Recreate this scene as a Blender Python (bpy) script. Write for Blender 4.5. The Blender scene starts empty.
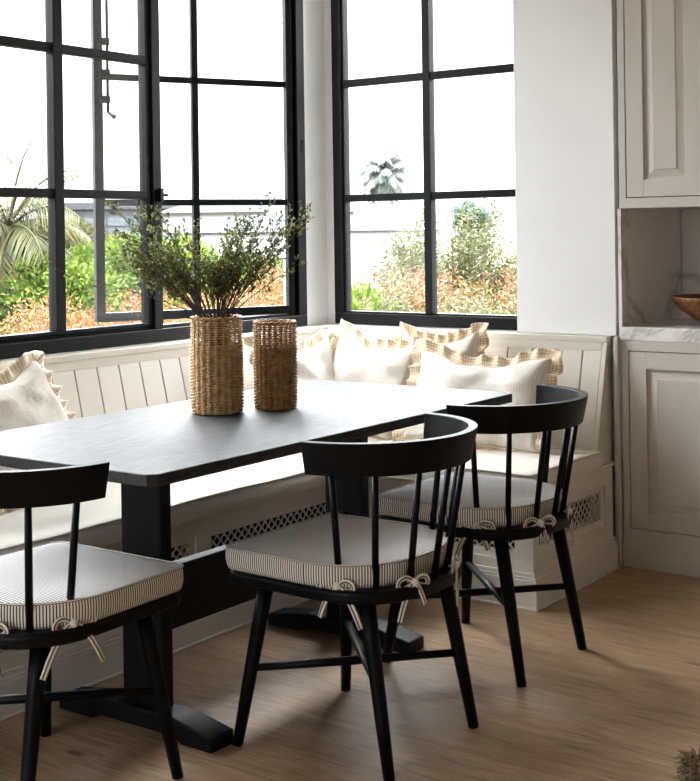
import bpy, math, random
import numpy as np
from mathutils import Vector, Matrix, Euler, noise as mnoise
PI = math.pi
sin, cos = math.sin, math.cos
scene = bpy.context.scene
COL = scene.collection
rnd = random.Random(7)

# ------------------------------------------------------------------ colours and materials
def lin(c):
    if isinstance(c, str):
        c = [int(c[i:i + 2], 16) / 255 for i in (0, 2, 4)]
    return tuple(x / 12.92 if x <= .04045 else ((x + .055) / 1.055) ** 2.4 for x in c) + (1,)

class MT:
    def __init__(s, name):
        s.m = bpy.data.materials.new(name); s.m.use_nodes = True
        s.nt = s.m.node_tree; s.N = s.nt.nodes; s.L = s.nt.links
        s.b = s.N['Principled BSDF']; s.out = s.N['Material Output']
    def n(s, t, **k):
        nd = s.N.new(t)
        for a, v in k.items():
            if a in nd.inputs: nd.inputs[a].default_value = v
            else: setattr(nd, a, v)
        return nd
    def l(s, a, b): s.L.new(a, b)
    def coords(s, kind='Object', scale=(1, 1, 1), rot=(0, 0, 0)):
        tc = s.n('ShaderNodeTexCoord'); mp = s.n('ShaderNodeMapping')
        mp.inputs['Scale'].default_value = scale; mp.inputs['Rotation'].default_value = rot
        s.l(tc.outputs[kind], mp.inputs['Vector']); return mp.outputs['Vector']
    def noise(s, vec, scale, detail=4, rough=.5, dist=0):
        nd = s.n('ShaderNodeTexNoise'); nd.inputs['Scale'].default_value = scale
        nd.inputs['Detail'].default_value = detail; nd.inputs['Roughness'].default_value = rough
        nd.inputs['Distortion'].default_value = dist
        if vec: s.l(vec, nd.inputs['Vector'])
        return nd.outputs['Fac']
    def ramp(s, fac, stops, interp='LINEAR'):
        r = s.n('ShaderNodeValToRGB'); cr = r.color_ramp; cr.interpolation = interp
        while len(cr.elements) < len(stops): cr.elements.new(.5)
        for e, (p, c) in zip(cr.elements, stops):
            e.position = p; e.color = lin(c) if not isinstance(c, (int, float)) else (c, c, c, 1)
        s.l(fac, r.inputs['Fac']); return r.outputs['Color']
    def mix(s, fac, a, b, mode='MIX'):
        m = s.n('ShaderNodeMix'); m.data_type = 'RGBA'; m.blend_type = mode
        for k, v in ((0, fac), (6, a), (7, b)):
            if hasattr(v, 'is_linked') or hasattr(v, 'node'): s.l(v, m.inputs[k])
            else: m.inputs[k].default_value = v if k == 0 else (lin(v) if len(v) != 4 else v)
        return m.outputs[2]
    def math(s, op, a, b=None):
        m = s.n('ShaderNodeMath'); m.operation = op
        for k, v in ((0, a), (1, b)):
            if v is None: continue
            if isinstance(v, (int, float)): m.inputs[k].default_value = v
            else: s.l(v, m.inputs[k])
        return m.outputs[0]
    def bump(s, h, strength=.3, dist=.002):
        b = s.n('ShaderNodeBump'); b.inputs['Strength'].default_value = strength; b.inputs['Distance'].default_value = dist
        s.l(h, b.inputs['Height']); s.l(b.outputs['Normal'], s.b.inputs['Normal'])
    def set(s, col=None, rough=.5, metal=0, spec=.5):
        if col is not None:
            if hasattr(col, 'node'): s.l(col, s.b.inputs['Base Color'])
            else: s.b.inputs['Base Color'].default_value = lin(col)
        s.b.inputs['Roughness'].default_value = rough; s.b.inputs['Metallic'].default_value = metal
        s.b.inputs['Specular IOR Level'].default_value = spec
        return s

def paint(name, col, rough=.5, var=.03, nscale=6, bump=.05):
    m = MT(name); v = m.coords()
    f = m.noise(v, nscale, 3)
    c = lin(col)
    d = tuple(max(0, x * (1 - var * 2)) for x in c[:3]) + (1,)
    m.set(m.mix(f, c, d), rough)
    m.bump(m.noise(v, 180, 2), bump, .0006)
    return m.m

M = {}
M['wall'] = paint('wall_paint', 'F5F6F7', .7)
M['ceiling'] = paint('ceiling_paint', 'F2F0EC', .8)
M['farwall'] = paint('far_wall_paint', 'B5AEA6', .8)
M['bench'] = paint('bench_paint', 'DCD6CC', .42)
M['cab'] = paint('cabinet_paint', 'C9C4BC', .4)
M['steel'] = paint('window_steel', '08090B', .5)
M['steel'].node_tree.nodes['Principled BSDF'].inputs['Specular IOR Level'].default_value = .2
M['gap_shade'] = paint('painted_gap_shade', '0C0A09', .9)  # painted shade for the grille and cabinet door openings
M['gap_shade'].node_tree.nodes['Principled BSDF'].inputs['Specular IOR Level'].default_value = .05
M['stucco'] = paint('outside_stucco', '8A8C8D', .9)

def black_wood(name, base, rough, scale=(1, 1, 1), hi='2B2D30', bump=.25, spec=.2):
    m = MT(name); v = m.coords(scale=scale)
    f = m.noise(v, 30, 8, .65, .6)
    m.set(m.ramp(f, [(.3, base), (.75, hi)]), rough, 0, spec)
    g = m.ramp(f, [(.3, rough + .08), (.7, rough - .05)]); m.l(g, m.b.inputs['Roughness'])
    m.bump(f, bump, .001)
    return m.m
M['table'] = black_wood('ebonised_oak_tabletop', '0A0B0C', .52, (8, .5, 4), '3A3C3F', .7, .32)
M['tedge'] = M['table']
M['trestle'] = black_wood('ebonised_oak_trestle', '08090A', .5, (4, 4, .4), '141517')
M['chair'] = black_wood('black_chair_wood', '050607', .42, (3, 3, .6), '0B0C0D', .12, .14)

def mk_floor():
    m = MT('oak_floor')
    v = m.coords(scale=(1, 1, 1))
    br = m.n('ShaderNodeTexBrick'); m.l(v, br.inputs['Vector'])
    br.offset = .37; br.inputs['Scale'].default_value = 1
    br.inputs['Brick Width'].default_value = 2.3; br.inputs['Row Height'].default_value = .19
    br.inputs['Mortar Size'].default_value = .0012; br.inputs['Mortar Smooth'].default_value = .2
    br.inputs['Color1'].default_value = (0, 0, 0, 1); br.inputs['Color2'].default_value = (1, 1, 1, 1); br.inputs['Mortar'].default_value = (.5, .5, .5, 1)
    sepa = m.n('ShaderNodeSeparateColor'); m.l(br.outputs['Color'], sepa.inputs['Color'])
    pv = sepa.outputs[0]
    # offset the grain per board
    tc = m.n('ShaderNodeTexCoord'); add = m.n('ShaderNodeVectorMath'); add.operation = 'ADD'
    comb = m.n('ShaderNodeCombineXYZ'); m.l(m.math('MULTIPLY', pv, 7.3), comb.inputs[2]); m.l(m.math('MULTIPLY', pv, 3.1), comb.inputs[0])
    m.l(tc.outputs['Object'], add.inputs[0]); m.l(comb.outputs[0], add.inputs[1])
    mp = m.n('ShaderNodeMapping'); mp.inputs['Scale'].default_value = (1.1, 9, 1); m.l(add.outputs[0], mp.inputs['Vector'])
    g1 = m.noise(mp.outputs[0], 2.4, 9, .62, 1.4)
    mp2 = m.n('ShaderNodeMapping'); mp2.inputs['Scale'].default_value = (2.5, 60, 1); m.l(add.outputs[0], mp2.inputs['Vector'])
    g2 = m.noise(mp2.outputs[0], 3.5, 4, .6, .2)
    c = m.ramp(g1, [(.28, '604732'), (.45, '8E7052'), (.6, 'A68869'), (.78, 'BA9D7C')])
    c = m.mix(.36, c, m.ramp(g2, [(.34, '54402E'), (.62, 'C4A98C')]))
    c = m.mix(m.math('MULTIPLY', pv, .22), c, '7E6146', 'MIX')
    # knots
    mp3 = m.n('ShaderNodeMapping'); mp3.inputs['Scale'].default_value = (1.3, 3.2, 1); m.l(tc.outputs['Object'], mp3.inputs['Vector'])
    vo = m.n('ShaderNodeTexVoronoi'); vo.inputs['Scale'].default_value = 1.1; m.l(mp3.outputs[0], vo.inputs['Vector'])
    k = m.ramp(vo.outputs['Distance'], [(.02, 1.), (.06, 0.)])
    c = m.mix(m.math('MULTIPLY', k, .7), c, '3A2A1C')
    c = m.mix(m.math('MULTIPLY', br.outputs['Fac'], .6), c, '3A2A1E')
    m.set(c, .5, 0, .4)
    rr = m.ramp(g1, [(.3, .42), (.7, .56)]); m.l(rr, m.b.inputs['Roughness'])
    h = m.math('SUBTRACT', m.math('MULTIPLY', g2, .5), m.math('MULTIPLY', br.outputs['Fac'], 1.))
    m.bump(h, .35, .0015)
    return m.m
M['floor'] = mk_floor()

def mk_marble():
    m = MT('white_veined_marble'); v = m.coords()
    n1 = m.noise(v, 1.7, 7, .58, .7)
    ridge = m.math('ABSOLUTE', m.math('SUBTRACT', n1, .5))
    vein = m.ramp(ridge, [(0, .55), (.010, .28), (.04, 0.)])
    n2 = m.noise(v, 5.5, 6, .6, 1.2)
    ridge2 = m.math('ABSOLUTE', m.math('SUBTRACT', n2, .52))
    vein2 = m.ramp(ridge2, [(0, .35), (.02, 0.)])
    cloud = m.ramp(m.noise(v, 1.6, 5), [(.42, 0.), (.7, .3)])
    c = m.mix(cloud, 'F4F2EF', 'DEDAD5'); c = m.mix(vein, c, '7D7874'); c = m.mix(m.math('MULTIPLY', vein2, .3), c, '8F8A85')
    return m.set(c, .22).m
M['marble'] = mk_marble()

def mk_glass():
    m = MT('window_glass'); N = m.N; N.remove(m.b)
    t = m.n('ShaderNodeBsdfTransparent'); g = m.n('ShaderNodeBsdfGlossy'); g.inputs['Roughness'].default_value = .02
    g.inputs['Color'].default_value = (.8, .8, .8, 1)
    f = m.n('ShaderNodeFresnel'); f.inputs['IOR'].default_value = 1.35
    x = m.n('ShaderNodeMixShader'); m.l(f.outputs[0], x.inputs[0]); m.l(t.outputs[0], x.inputs[1]); m.l(g.outputs[0], x.inputs[2])
    m.l(x.outputs[0], m.out.inputs['Surface']); return m.m
M['glass'] = mk_glass()

def fabric(name, base, dark, freq=0, duty=.5, rough=.9, weave=900, axis=0, slub=0, bump=.3):
    """UV in metres; freq = stripes per metre along u; optional checks when axis == 2"""
    m = MT(name)
    uv = m.n('ShaderNodeUVMap').outputs['UV']
    sp = m.n('ShaderNodeSeparateXYZ'); m.l(uv, sp.inputs[0])
    def stripe(o):
        fr = m.math('FRACT', m.math('MULTIPLY', o, float(freq)))
        return m.ramp(fr, [(0, 0.), (.06, 1.), (duty, 1.), (duty + .06, 0.)])
    if freq:
        if axis == 2:
            a = stripe(sp.outputs[0]); b = stripe(sp.outputs[1])
            f = m.math('MULTIPLY', m.math('ADD', a, b), .5)
        else: f = stripe(sp.outputs[axis])
        c = m.mix(f, base, dark)
    else:
        f = m.noise(uv, 60, 3); c = m.mix(f, base, dark)
    m.set(c, rough, 0, .2)
    m.b.inputs['Sheen Weight'].default_value = .15
    ob = m.coords()
    h = m.noise(ob, weave, 2, .6)
    if slub:
        h2 = m.noise(m.coords(scale=(1, 1, 1)), 26, 5, .6)
        h = m.math('ADD', m.math('MULTIPLY', h, .25), m.math('MULTIPLY', h2, slub))
    m.bump(h, bump, .003)
    return m.m
M['tick_box'] = fabric('ticking_stripe', 'F2EDE4', '3E3A36', 145, .42)
M['tick_top'] = fabric('fine_ticking_stripe', 'E4E2E0', '6C6C72', 165, .40)
M['tick_tie'] = fabric('tie_stripe', 'E6DFD3', '6E6659', 140, .45)
M['linen'] = fabric('bench_linen', 'E6E1D8', 'D6CFC3', 0, .5, .95, 700)
M['pillow_white'] = fabric('white_crinkled_linen', 'E9E5DD', 'D8D0C4', 130, .5, .95, 500, 2, 1.6, .9)
M['pillow_grey'] = fabric('soft_stripe_linen', 'E6E1D9', 'DAD3C9', 95, .3, .95, 500, 0, 1.6, .9)
M['gingham'] = fabric('tan_gingham', 'EFE3D0', 'CBA981', 80, .5, .95, 700, 2, 0)
M['tanstripe'] = fabric('pale_tan_ruffle', 'EBE0CE', 'D2BD9E', 60, .45, .95, 700, 0, 0)

def mk_wicker(name, a, b, c_):
    m = MT(name); v = m.coords()
    f = m.noise(v, 55, 4, .6); f2 = m.noise(m.coords(scale=(1, 1, 7)), 14, 3)
    c = m.ramp(f, [(.3, a), (.5, b), (.72, c_)])
    c = m.mix(m.math('MULTIPLY', f2, .5), c, a)
    m.set(c, .55, 0, .35); m.bump(f, .3, .001); return m.m
M['wicker1'] = mk_wicker('natural_rattan', 'A37F56', 'CBA878', 'E2C496')
M['wicker2'] = mk_wicker('dark_rattan', '7E5A38', 'A68050', 'C49A68')
M['bowl'] = mk_wicker('bowl_wood', '3C2412', '7A4C22', 'A8742F')
M['jute'] = mk_wicker('jute_fibre', '4A3826', '7A6244', 'A78F6C')

def leafmat(name, cols, rough=.55, trans=.35, k=.17):
    m = MT(name)
    gi = m.n('ShaderNodeNewGeometry')
    stops = [(i / (len(cols) - 1 + 1e-9), c) for i, c in enumerate(cols)]
    c = m.ramp(gi.outputs['Random Per Island'], stops)
    c = m.mix(1., c, (k, k, k, 1), 'MULTIPLY')
    m.set(c, rough, 0, .3)
    if trans:
        t = m.n('ShaderNodeBsdfTranslucent'); m.l(c, t.inputs['Color'])
        x = m.n('ShaderNodeMixShader'); x.inputs[0].default_value = trans
        m.l(m.b.outputs[0], x.inputs[1]); m.l(t.outputs[0], x.inputs[2]); m.l(x.outputs[0], m.out.inputs['Surface'])
    return m.m
M['vase_leaf'] = leafmat('olive_leaf', ['3E4420', '5C612E', '787C40', '969A5E', '4C4E26'], .45, .4, .85)
M['twig'] = paint('twig_bark', '3C3426', .8)
M['berry'] = leafmat('pale_berry', ['8C8C58', 'B0AE82', '6F7040'], .4, 0, 1.)
M['green'] = leafmat('bright_green_leaf', ['5E8A1C', '86B02C', 'A9C63C', '4C7A20', 'C3D65A'], k=.25)
M['green2'] = leafmat('mid_green_leaf', ['47722A', '5F8B34', '86A548', '3C6326'], k=.22)
M['olive'] = leafmat('olive_bush_leaf', ['7A7A3C', '98934E', 'B0A660', '666A34'], k=.12)
M['sage'] = leafmat('yellow_green_leaf', ['8F9A3C', 'B3B455', 'C9C778', '7B8A3C', 'DAD592'], k=.12)
M['coral'] = leafmat('coral_leaf_tip', ['E07848', 'EC9458', 'F2AE78', 'D0644A', 'E6B455', 'C4A83C'], k=.17)
M['gold'] = leafmat('golden_leaf', ['C9A22C', 'D9B84A', 'AEB02E', 'E3C661', '93A52E'], k=.17)
M['straw'] = leafmat('straw_frond', ['9BA04C', 'C3BC74', '6E7F36', 'DAD09A', '7E8E4A'], k=.15)
M['palmfrond'] = leafmat('palm_frond', ['7C8A3E', '9AA05A', 'B5A964', '5F7034', 'C9B67E'])
M['palm_haze'] = leafmat('haze_tinted_palm_frond', ['9FA69C', 'B0B6AB', '8F988D'], .8, .3, .35)  # pale grey frond colour stands in for distance haze
M['tree_haze'] = leafmat('haze_tinted_tree_leaf', ['7F9287', '93A49A', '6E8076'], .8, .3, .38)  # haze over the far tree put into its leaf colour
M['bark'] = paint('bark', '4A4034', .9, .12, 20, .3)
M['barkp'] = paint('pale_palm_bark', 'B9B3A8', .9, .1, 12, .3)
M['fruit'] = leafmat('palm_seed', ['A9743E', 'C08A50', '8C5C30', 'CFA066'], .8, 0)
M['soil'] = paint('garden_soil', '38331F', .95, .15, 2, .3)
M['house'] = paint('white_render', '8A8C8E', .8, .02)
M['houseg'] = paint('grey_render', '1A1D20', .7, .05)
M['roofg'] = paint('grey_roof', '5A5E61', .8, .04)
M['pane'] = paint('pale_pane', '3C4347', .25, .05)

# ------------------------------------------------------------------ mesh builder
class MB:
    def __init__(s): s.v = []; s.f = []; s.sm = []; s.uv = []; s.mi = []
    def add(s, vs, fs, smooth=False, uvs=None, mi=0):
        o = len(s.v); s.v += [tuple(p) for p in vs]
        for i, f in enumerate(fs):
            s.f.append(tuple(o + k for k in f)); s.sm.append(smooth); s.mi.append(mi)
            s.uv.append(uvs[i] if uvs else None)
    def box(s, x0, x1, y0, y1, z0, z1, mi=0):
        vs = [(x, y, z) for x in (x0, x1) for y in (y0, y1) for z in (z0, z1)]
        s.add(vs, [(0, 1, 3, 2), (4, 6, 7, 5), (0, 4, 5, 1), (2, 3, 7, 6), (0, 2, 6, 4), (1, 5, 7, 3)], mi=mi)
    def obox(s, c, ax, ay, az, mi=0):
        """oriented box: centre and three half-axis vectors"""
        c, ax, ay, az = map(Vector, (c, ax, ay, az))
        vs = [c + i * ax + j * ay + k * az for i in (-1, 1) for j in (-1, 1) for k in (-1, 1)]
        s.add(vs, [(0, 1, 3, 2), (4, 6, 7, 5), (0, 4, 5, 1), (2, 3, 7, 6), (0, 2, 6, 4), (1, 5, 7, 3)], mi=mi)
    def prism(s, poly, z0, z1, fn=lambda x, y, z: (x, y, z), mi=0):
        n = len(poly)
        vs = [fn(x, y, z0) for x, y in poly] + [fn(x, y, z1) for x, y in poly]
        s.add(vs, [tuple(range(n))[::-1], tuple(range(n, 2 * n))] + [(i, (i + 1) % n, n + (i + 1) % n, n + i) for i in range(n)], mi=mi)
    def tube(s, pts, rad, seg=8, closed=False, cap=True, flat=None, up=None, mi=0, uvs=None):
        pts = [Vector(p) for p in pts]; n = len(pts)
        if not hasattr(rad, '__len__'): rad = [rad] * n
        rings = []; prev = None; vs = []; d = 0; ds = [0]
        for i in range(n):
            if closed: t = pts[(i + 1) % n] - pts[i - 1]
            else: t = pts[min(i + 1, n - 1)] - pts[max(i - 1, 0)]
            t.normalize()
            if prev is None:
                a = Vector(up) if up else (Vector((0, 0, 1)) if abs(t.z) < .9 else Vector((1, 0, 0)))
                u = a - t * a.dot(t)
            else: u = prev - t * prev.dot(t)
            u.normalize(); prev = u; w = t.cross(u)
            fa, fb = flat if flat else (1, 1)
            for k in range(seg):
                an = 2 * PI * k / seg
                vs.append(pts[i] + (u * cos(an) * fa + w * sin(an) * fb) * rad[i])
            if i: d += (pts[i] - pts[i - 1]).length
            ds.append(d)
        ds = ds[1:]
        fs = []; uv = []
        m = n if closed else n - 1
        for i in range(m):
            j = (i + 1) % n
            for k in range(seg):
                k2 = (k + 1) % seg
                fs.append((i * seg + k, i * seg + k2, j * seg + k2, j * seg + k))
                ua, ub = k / seg * .03, (k + 1) / seg * .03
                uv.append([(ua, ds[i]), (ub, ds[i]), (ub, ds[min(j, n - 1)]), (ua, ds[min(j, n - 1)])])
        s.add(vs, fs, True, uv, mi)
        if cap and not closed:
            o = len(s.v) - len(vs)
            s.f += [tuple(o + k for k in range(seg))[::-1], tuple(o + (n - 1) * seg + k for k in range(seg))]
            s.sm += [False, False]; s.uv += [None, None]; s.mi += [mi, mi]
    def lathe(s, prof, c=(0, 0, 0), seg=32, mi=0):
        n = len(prof); vs = []
        for r, z in prof:
            for k in range(seg):
                a = 2 * PI * k / seg; vs.append((c[0] + r * cos(a), c[1] + r * sin(a), c[2] + z))
        fs = [(i * seg + k, i * seg + (k + 1) % seg, (i + 1) * seg + (k + 1) % seg, (i + 1) * seg + k) for i in range(n - 1) for k in range(seg)]
        s.add(vs, fs, True, mi=mi)
    def leaf(s, p, d, nrm, ln, wd, mi=0, fold=.15):
        p, d = Vector(p), Vector(d).normalized(); w = d.cross(Vector(nrm))
        if w.length < 1e-4: w = d.orthogonal()
        w.normalize(); nn = w.cross(d)
        s.add([p, p + d * ln * .45 + w * wd / 2 + nn * wd * fold, p + d * ln, p + d * ln * .45 - w * wd / 2 + nn * wd * fold], [(0, 1, 2, 3)], False, None, mi)
    def blob(s, c, r, seg=6, rings=4, mi=0, sc=(1, 1, 1)):
        vs = [(c[0], c[1], c[2] + r * sc[2])]
        for i in range(1, rings):
            t = PI * i / rings
            for k in range(seg):
                a = 2 * PI * k / seg; vs.append((c[0] + r * sc[0] * sin(t) * cos(a), c[1] + r * sc[1] * sin(t) * sin(a), c[2] + r * sc[2] * cos(t)))
        vs.append((c[0], c[1], c[2] - r * sc[2]))
        fs = [(0, 1 + k, 1 + (k + 1) % seg) for k in range(seg)]
        for i in range(rings - 2):
            for k in range(seg):
                a = 1 + i * seg
                fs.append((a + k, a + seg + k, a + seg + (k + 1) % seg, a + (k + 1) % seg))
        L = len(vs) - 1; a = 1 + (rings - 2) * seg
        fs += [(L, a + (k + 1) % seg, a + k) for k in range(seg)]
        s.add(vs, fs, True, None, mi)
    def build(s, name, mat, parent=None, bevel=0, loc=None, sub=0, segs=2):
        me = bpy.data.meshes.new(name); me.from_pydata(s.v, [], s.f)
        me.polygons.foreach_set('use_smooth', s.sm)
        if any(u is not None for u in s.uv):
            ul = me.uv_layers.new(name='UVMap')
            flat = []
            for f, u in zip(s.f, s.uv):
                for k in range(len(f)): flat += list(u[k]) if u else [0, 0]
            ul.data.foreach_set('uv', flat)
        mats = mat if isinstance(mat, (list, tuple)) else [mat]
        for m_ in mats: me.materials.append(m_)
        if len(mats) > 1: me.polygons.foreach_set('material_index', s.mi)
        me.update()
        o = bpy.data.objects.new(name, me); COL.objects.link(o)
        if parent is not None: o.parent = parent
        if loc: o.location = loc
        if bevel:
            b = o.modifiers.new('bevel', 'BEVEL'); b.width = bevel; b.segments = segs; b.limit_method = 'ANGLE'; b.angle_limit = math.radians(40)
        if sub:
            b = o.modifiers.new('sub', 'SUBSURF'); b.levels = sub; b.render_levels = sub
        return o

def tag(o, label=None, cat=None, group=None, kind=None):
    if label: o['label'] = label
    if cat: o['category'] = cat
    if group: o['group'] = group
    if kind: o['kind'] = kind
    return o
def thing(name, label, cat, loc=(0, 0, 0), rotz=0, group=None, rot=None):
    o = bpy.data.objects.new(name, None); COL.objects.link(o); o.empty_display_size = .1
    o.location = loc; o.rotation_euler = rot if rot else (0, 0, rotz)
    return tag(o, label, cat, group)
def structure(o): o['kind'] = 'structure'; return o
def children(o, objs): return [c for c in objs if c.parent == o]
def dup(root, loc, rotz, label, group=None):
    objs = list(COL.objects)
    def cp(o, par):
        c = o.copy(); COL.objects.link(c); c.parent = par
        for ch in children(o, objs): cp(ch, c)
        return c
    r = cp(root, None); r.location = loc; r.rotation_euler = (0, 0, rotz); r['label'] = label
    if group: r['group'] = group
    return r

# ------------------------------------------------------------------ camera
F, YAW, ROLL, V0, CH = 1288., math.radians(35.74), math.radians(.8), 232.5, 1.25
cd = bpy.data.cameras.new('camera'); cam = bpy.data.objects.new('camera', cd); COL.objects.link(cam)
cam.location = (0, 0, CH)
cam.rotation_mode = 'QUATERNION'
cam.rotation_quaternion = (Matrix.Rotation(YAW, 3, 'Z') @ Matrix.Rotation(PI / 2, 3, 'X') @ Matrix.Rotation(-ROLL, 3, 'Z')).to_quaternion()
cd.sensor_fit = 'VERTICAL'; cd.sensor_height = 36; cd.lens = F * 36 / 781
cd.shift_x = 0; cd.shift_y = (V0 - 390.5) / 781; cd.clip_start = .05; cd.clip_end = 600
scene.camera = cam

# ------------------------------------------------------------------ room shell
def sbox(name, mat, *b, bevel=0, parent=None):
    m = MB(); m.box(*b); o = m.build(name, mat, parent, bevel)
    return structure(o) if parent is None else o
sbox('floor', M['floor'], -3.4, 3.2, -3.2, 5.06, -.06, 0)
sbox('ceiling', M['ceiling'], -3.52, 3.2, -3.2, 5.2, 2.85, 2.95)
m = MB()   # left wall, opening Y 0.60..4.39, z .855..2.72
m.box(-3.52, -3.4, -3.2, 4.67, -.06, .852); m.box(-3.52, -3.4, -3.2, 4.67, 2.722, 2.85)
m.box(-3.52, -3.4, -3.2, .60, .852, 2.722); m.box(-3.52, -3.4, 4.392, 4.67, .852, 2.722)
structure(m.build('wall_left', M['wall']))
m = MB()   # far wall, opening X -3.357..-2.39
m.box(-3.4, -1.99, 4.55, 4.67, -.06, .852); m.box(-3.4, -1.99, 4.55, 4.67, 2.722, 2.85)
m.box(-3.4, -3.359, 4.55, 4.67, .852, 2.722); m.box(-2.388, -1.99, 4.55, 4.67, .852, 2.722)
m.box(-2.414, -2.0, 4.465, 4.55, .852, 2.85)
structure(m.build('wall_far', M['wall']))
sbox('wall_alcove_side', M['wall'], -2.1, -1.99, 4.67, 5.2, -.06, 2.85)
sbox('wall_alcove_back', M['wall'], -1.99, 3.2, 5.085, 5.2, -.06, 2.85)
sbox('wall_right', M['farwall'], 3.2, 3.3, -3.2, 5.2, -.06, 2.95)
m = MB()   # wall behind the camera; its window opening is added for fill light
m.box(-3.52, -3.0, -3.3, -3.2, -.06, 2.95); m.box(-.6, 3.3, -3.3, -3.2, -.06, 2.95); m.box(-3.0, -.6, -3.3, -3.2, 2.45, 2.95); m.box(-3.0, -.6, -3.3, -3.2, -.06, .8)
structure(m.build('wall_back', M['farwall']))

# ------------------------------------------------------------------ windows
ZB, ZT = .852, 2.722
BARS = (1.399, 1.90, 2.40)
def window_left():
    w = thing('window_1', None, None, (0, 0, 0)); structure(w)
    x0, x1 = -3.455, -3.39
    f = MB()
    f.box(x0, x1, .60, 4.39, ZB, .900); f.box(x0, x1, .60, 4.39, 2.67, ZT)
    f.box(x0, x1, 4.335, 4.39, .900, 2.67); f.box(x0, x1, .60, .66, .900, 2.67)
    f.box(x0, x1, 3.462, 3.507, .900, 2.67); f.box(x0, x1, 1.55, 1.60, .900, 2.67)
    # stepped inner lip
    f.box(x0, -3.41, 4.322, 4.335, .900, 2.67); f.box(x0, -3.41, 1.60, 4.335, .900, .912)
    f.build('window_frame', M['steel'], w, .003)
    hk = MB(); hk.box(-3.39, -3.375, 3.488, 3.503, 1.375, 1.425); hk.tube([(-3.380, 3.500, 1.40), (-3.378, 3.525, 1.40)], .006)
    tag(hk.build('hinge', M['steel'], w, .001))
    h2 = MB(); h2.box(-3.39, -3.386, 4.365, 4.377, 1.60, 1.65); h2.build('hinge', M['steel'], w, .001)
    # fixed sash, two panes wide
    s = MB()
    sx0, sx1 = -3.44, -3.40
    s.box(sx0, sx1, 3.44, 3.461, .913, 2.66); s.box(sx0, sx1, 2.54, 2.565, .913, 2.66)
    s.box(sx0, sx1, 2.565, 3.44, .913, .925); s.box(sx0, sx1, 2.565, 3.44, 2.64, 2.66)
    s.box(sx0 + .005, sx1 + .006, 2.992, 3.034, .925, 2.64)
    for z in BARS: s.box(sx0 + .005, sx1, 2.565, 3.44, z - .0155, z + .0155)
    s.box(sx0 + .005, sx1, 2.07, 2.11, .913, 2.66); 
    for z in BARS: s.box(sx0 + .005, sx1, 1.60, 2.54, z - .0155, z + .0155)
    s.build('fixed_sash', M['steel'], w, .002)
    g = MB(); g.box(-3.424, -3.42, 1.61, 3.45, .915, 2.65); g.build('pane', M['glass'], w)
    g = MB(); g.box(-3.424, -3.42, .67, 1.54, .915, 2.65); g.build('pane', M['glass'], w)
    # open casement leaf hinged at the right jamb, swung out
    lf = bpy.data.objects.new('casement_leaf', None); COL.objects.link(lf); lf.parent = w
    W, th = .86, math.radians(27)
    A = Vector((-3.412, 4.318, 0)); d = Vector((-sin(th), -cos(th), 0)); nrm = Vector((d.y, -d.x, 0))
    if nrm.x < 0: nrm = -nrm
    def bar(mb, a0, a1, z0, z1, t0=-.018, t1=.018):
        c = A + d * ((a0 + a1) / 2) + nrm * ((t0 + t1) / 2) + Vector((0, 0, (z0 + z1) / 2))
        mb.obox(c, d * (a1 - a0) / 2, nrm * (t1 - t0) / 2, (0, 0, (z1 - z0) / 2))
    zb, zt = .908, 2.66
    q = MB()
    bar(q, W - .036, W, zb, zt); bar(q, 0, .026, zb, zt); bar(q, .026, W - .036, zb, zb + .036); bar(q, .026, W - .036, zt - .03, zt)
    bar(q, .42, .448, zb + .036, zt - .03, -.012, .012)
    for z in BARS: 
        bar(q, .026, W - .036, z - .029, z - .004, -.012, .012)
    q.build('leaf_frame', M['steel'], lf, .002)
    g = MB(); bar(g, .02, W - .03, zb + .02, zt - .02, -.002, .002); g.build('leaf_glass', M['glass'], lf)
    b = MB(); a = W - .052
    def P(aa, t, z): return A + d * aa + nrm * t + Vector((0, 0, z))
    b.tube([P(a, .03, 1.74), P(a, .03, 2.62)], .006, 10)
    for z in (1.79, 1.895, 2.02, 2.25, 2.5): bar(b, a - .01, a + .03, z - .014, z + .014, .016, .034)
    b.tube([P(a, .03, 1.742), P(a - .012, .036, 1.728), P(a - .02, .042, 1.722)], .006, 8); b.blob(P(a - .02, .042, 1.722), .010, 10, 8)
    bar(b, a - .028, a - .014, 1.335, 1.385, .014, .024)
    b.build('bolt', M['steel'], lf)
window_left()
def window_far():
    w = thing('window_2', None, None, (0, 0, 0)); structure(w)
    y0, y1 = 4.542, 4.60
    f = MB()
    f.box(-3.357, -2.39, y0, y1, ZB, .900); f.box(-3.357, -2.39, y0, y1, 2.67, ZT)
    f.box(-3.357, -3.313, y0, y1, .900, 2.67); f.box(-2.432, -2.39, y0 + .012, y1, .900, 2.67)
    f.box(-3.313, -3.305, y0 + .015, y1, .900, 2.67); f.box(-3.313, -2.432, y0 + .015, y1, .900, .908)
    f.build('window_frame', M['steel'], w, .003)
    s = MB()
    s.box(-2.892, -2.857, y0 + .006, y1 - .01, .908, 2.67)
    for z in BARS: s.box(-3.305, -2.432, y0 + .012, y1 - .012, z - .0155, z + .0155)
    s.build('glazing_bar', M['steel'], w, .002)
    g = MB(); g.box(-3.306, -2.433, 4.569, 4.573, .905, 2.66); g.build('pane', M['glass'], w)
window_far()
def added_window_rear():  # unseen window, added to bring fill light onto the cabinets
    w = thing('added_fill_window', None, None, (0, 0, 0)); structure(w); f = MB()
    f.box(-2.999, -.601, -3.28, -3.22, .801, .85); f.box(-2.999, -.601, -3.28, -3.22, 2.40, 2.449)
    for x in (-2.999, -2.21, -1.425, -.646): f.box(x, x + .045, -3.28, -3.22, .85, 2.40)
    for z in BARS[:2]: f.box(-2.954, -.646, -3.265, -3.235, z - .015, z + .015)
    f.build('window_frame', M['steel'], w, .002)
    g = MB(); g.box(-2.95, -.65, -3.252, -3.248, .84, 2.41); g.build('pane', M['glass'], w)
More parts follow.
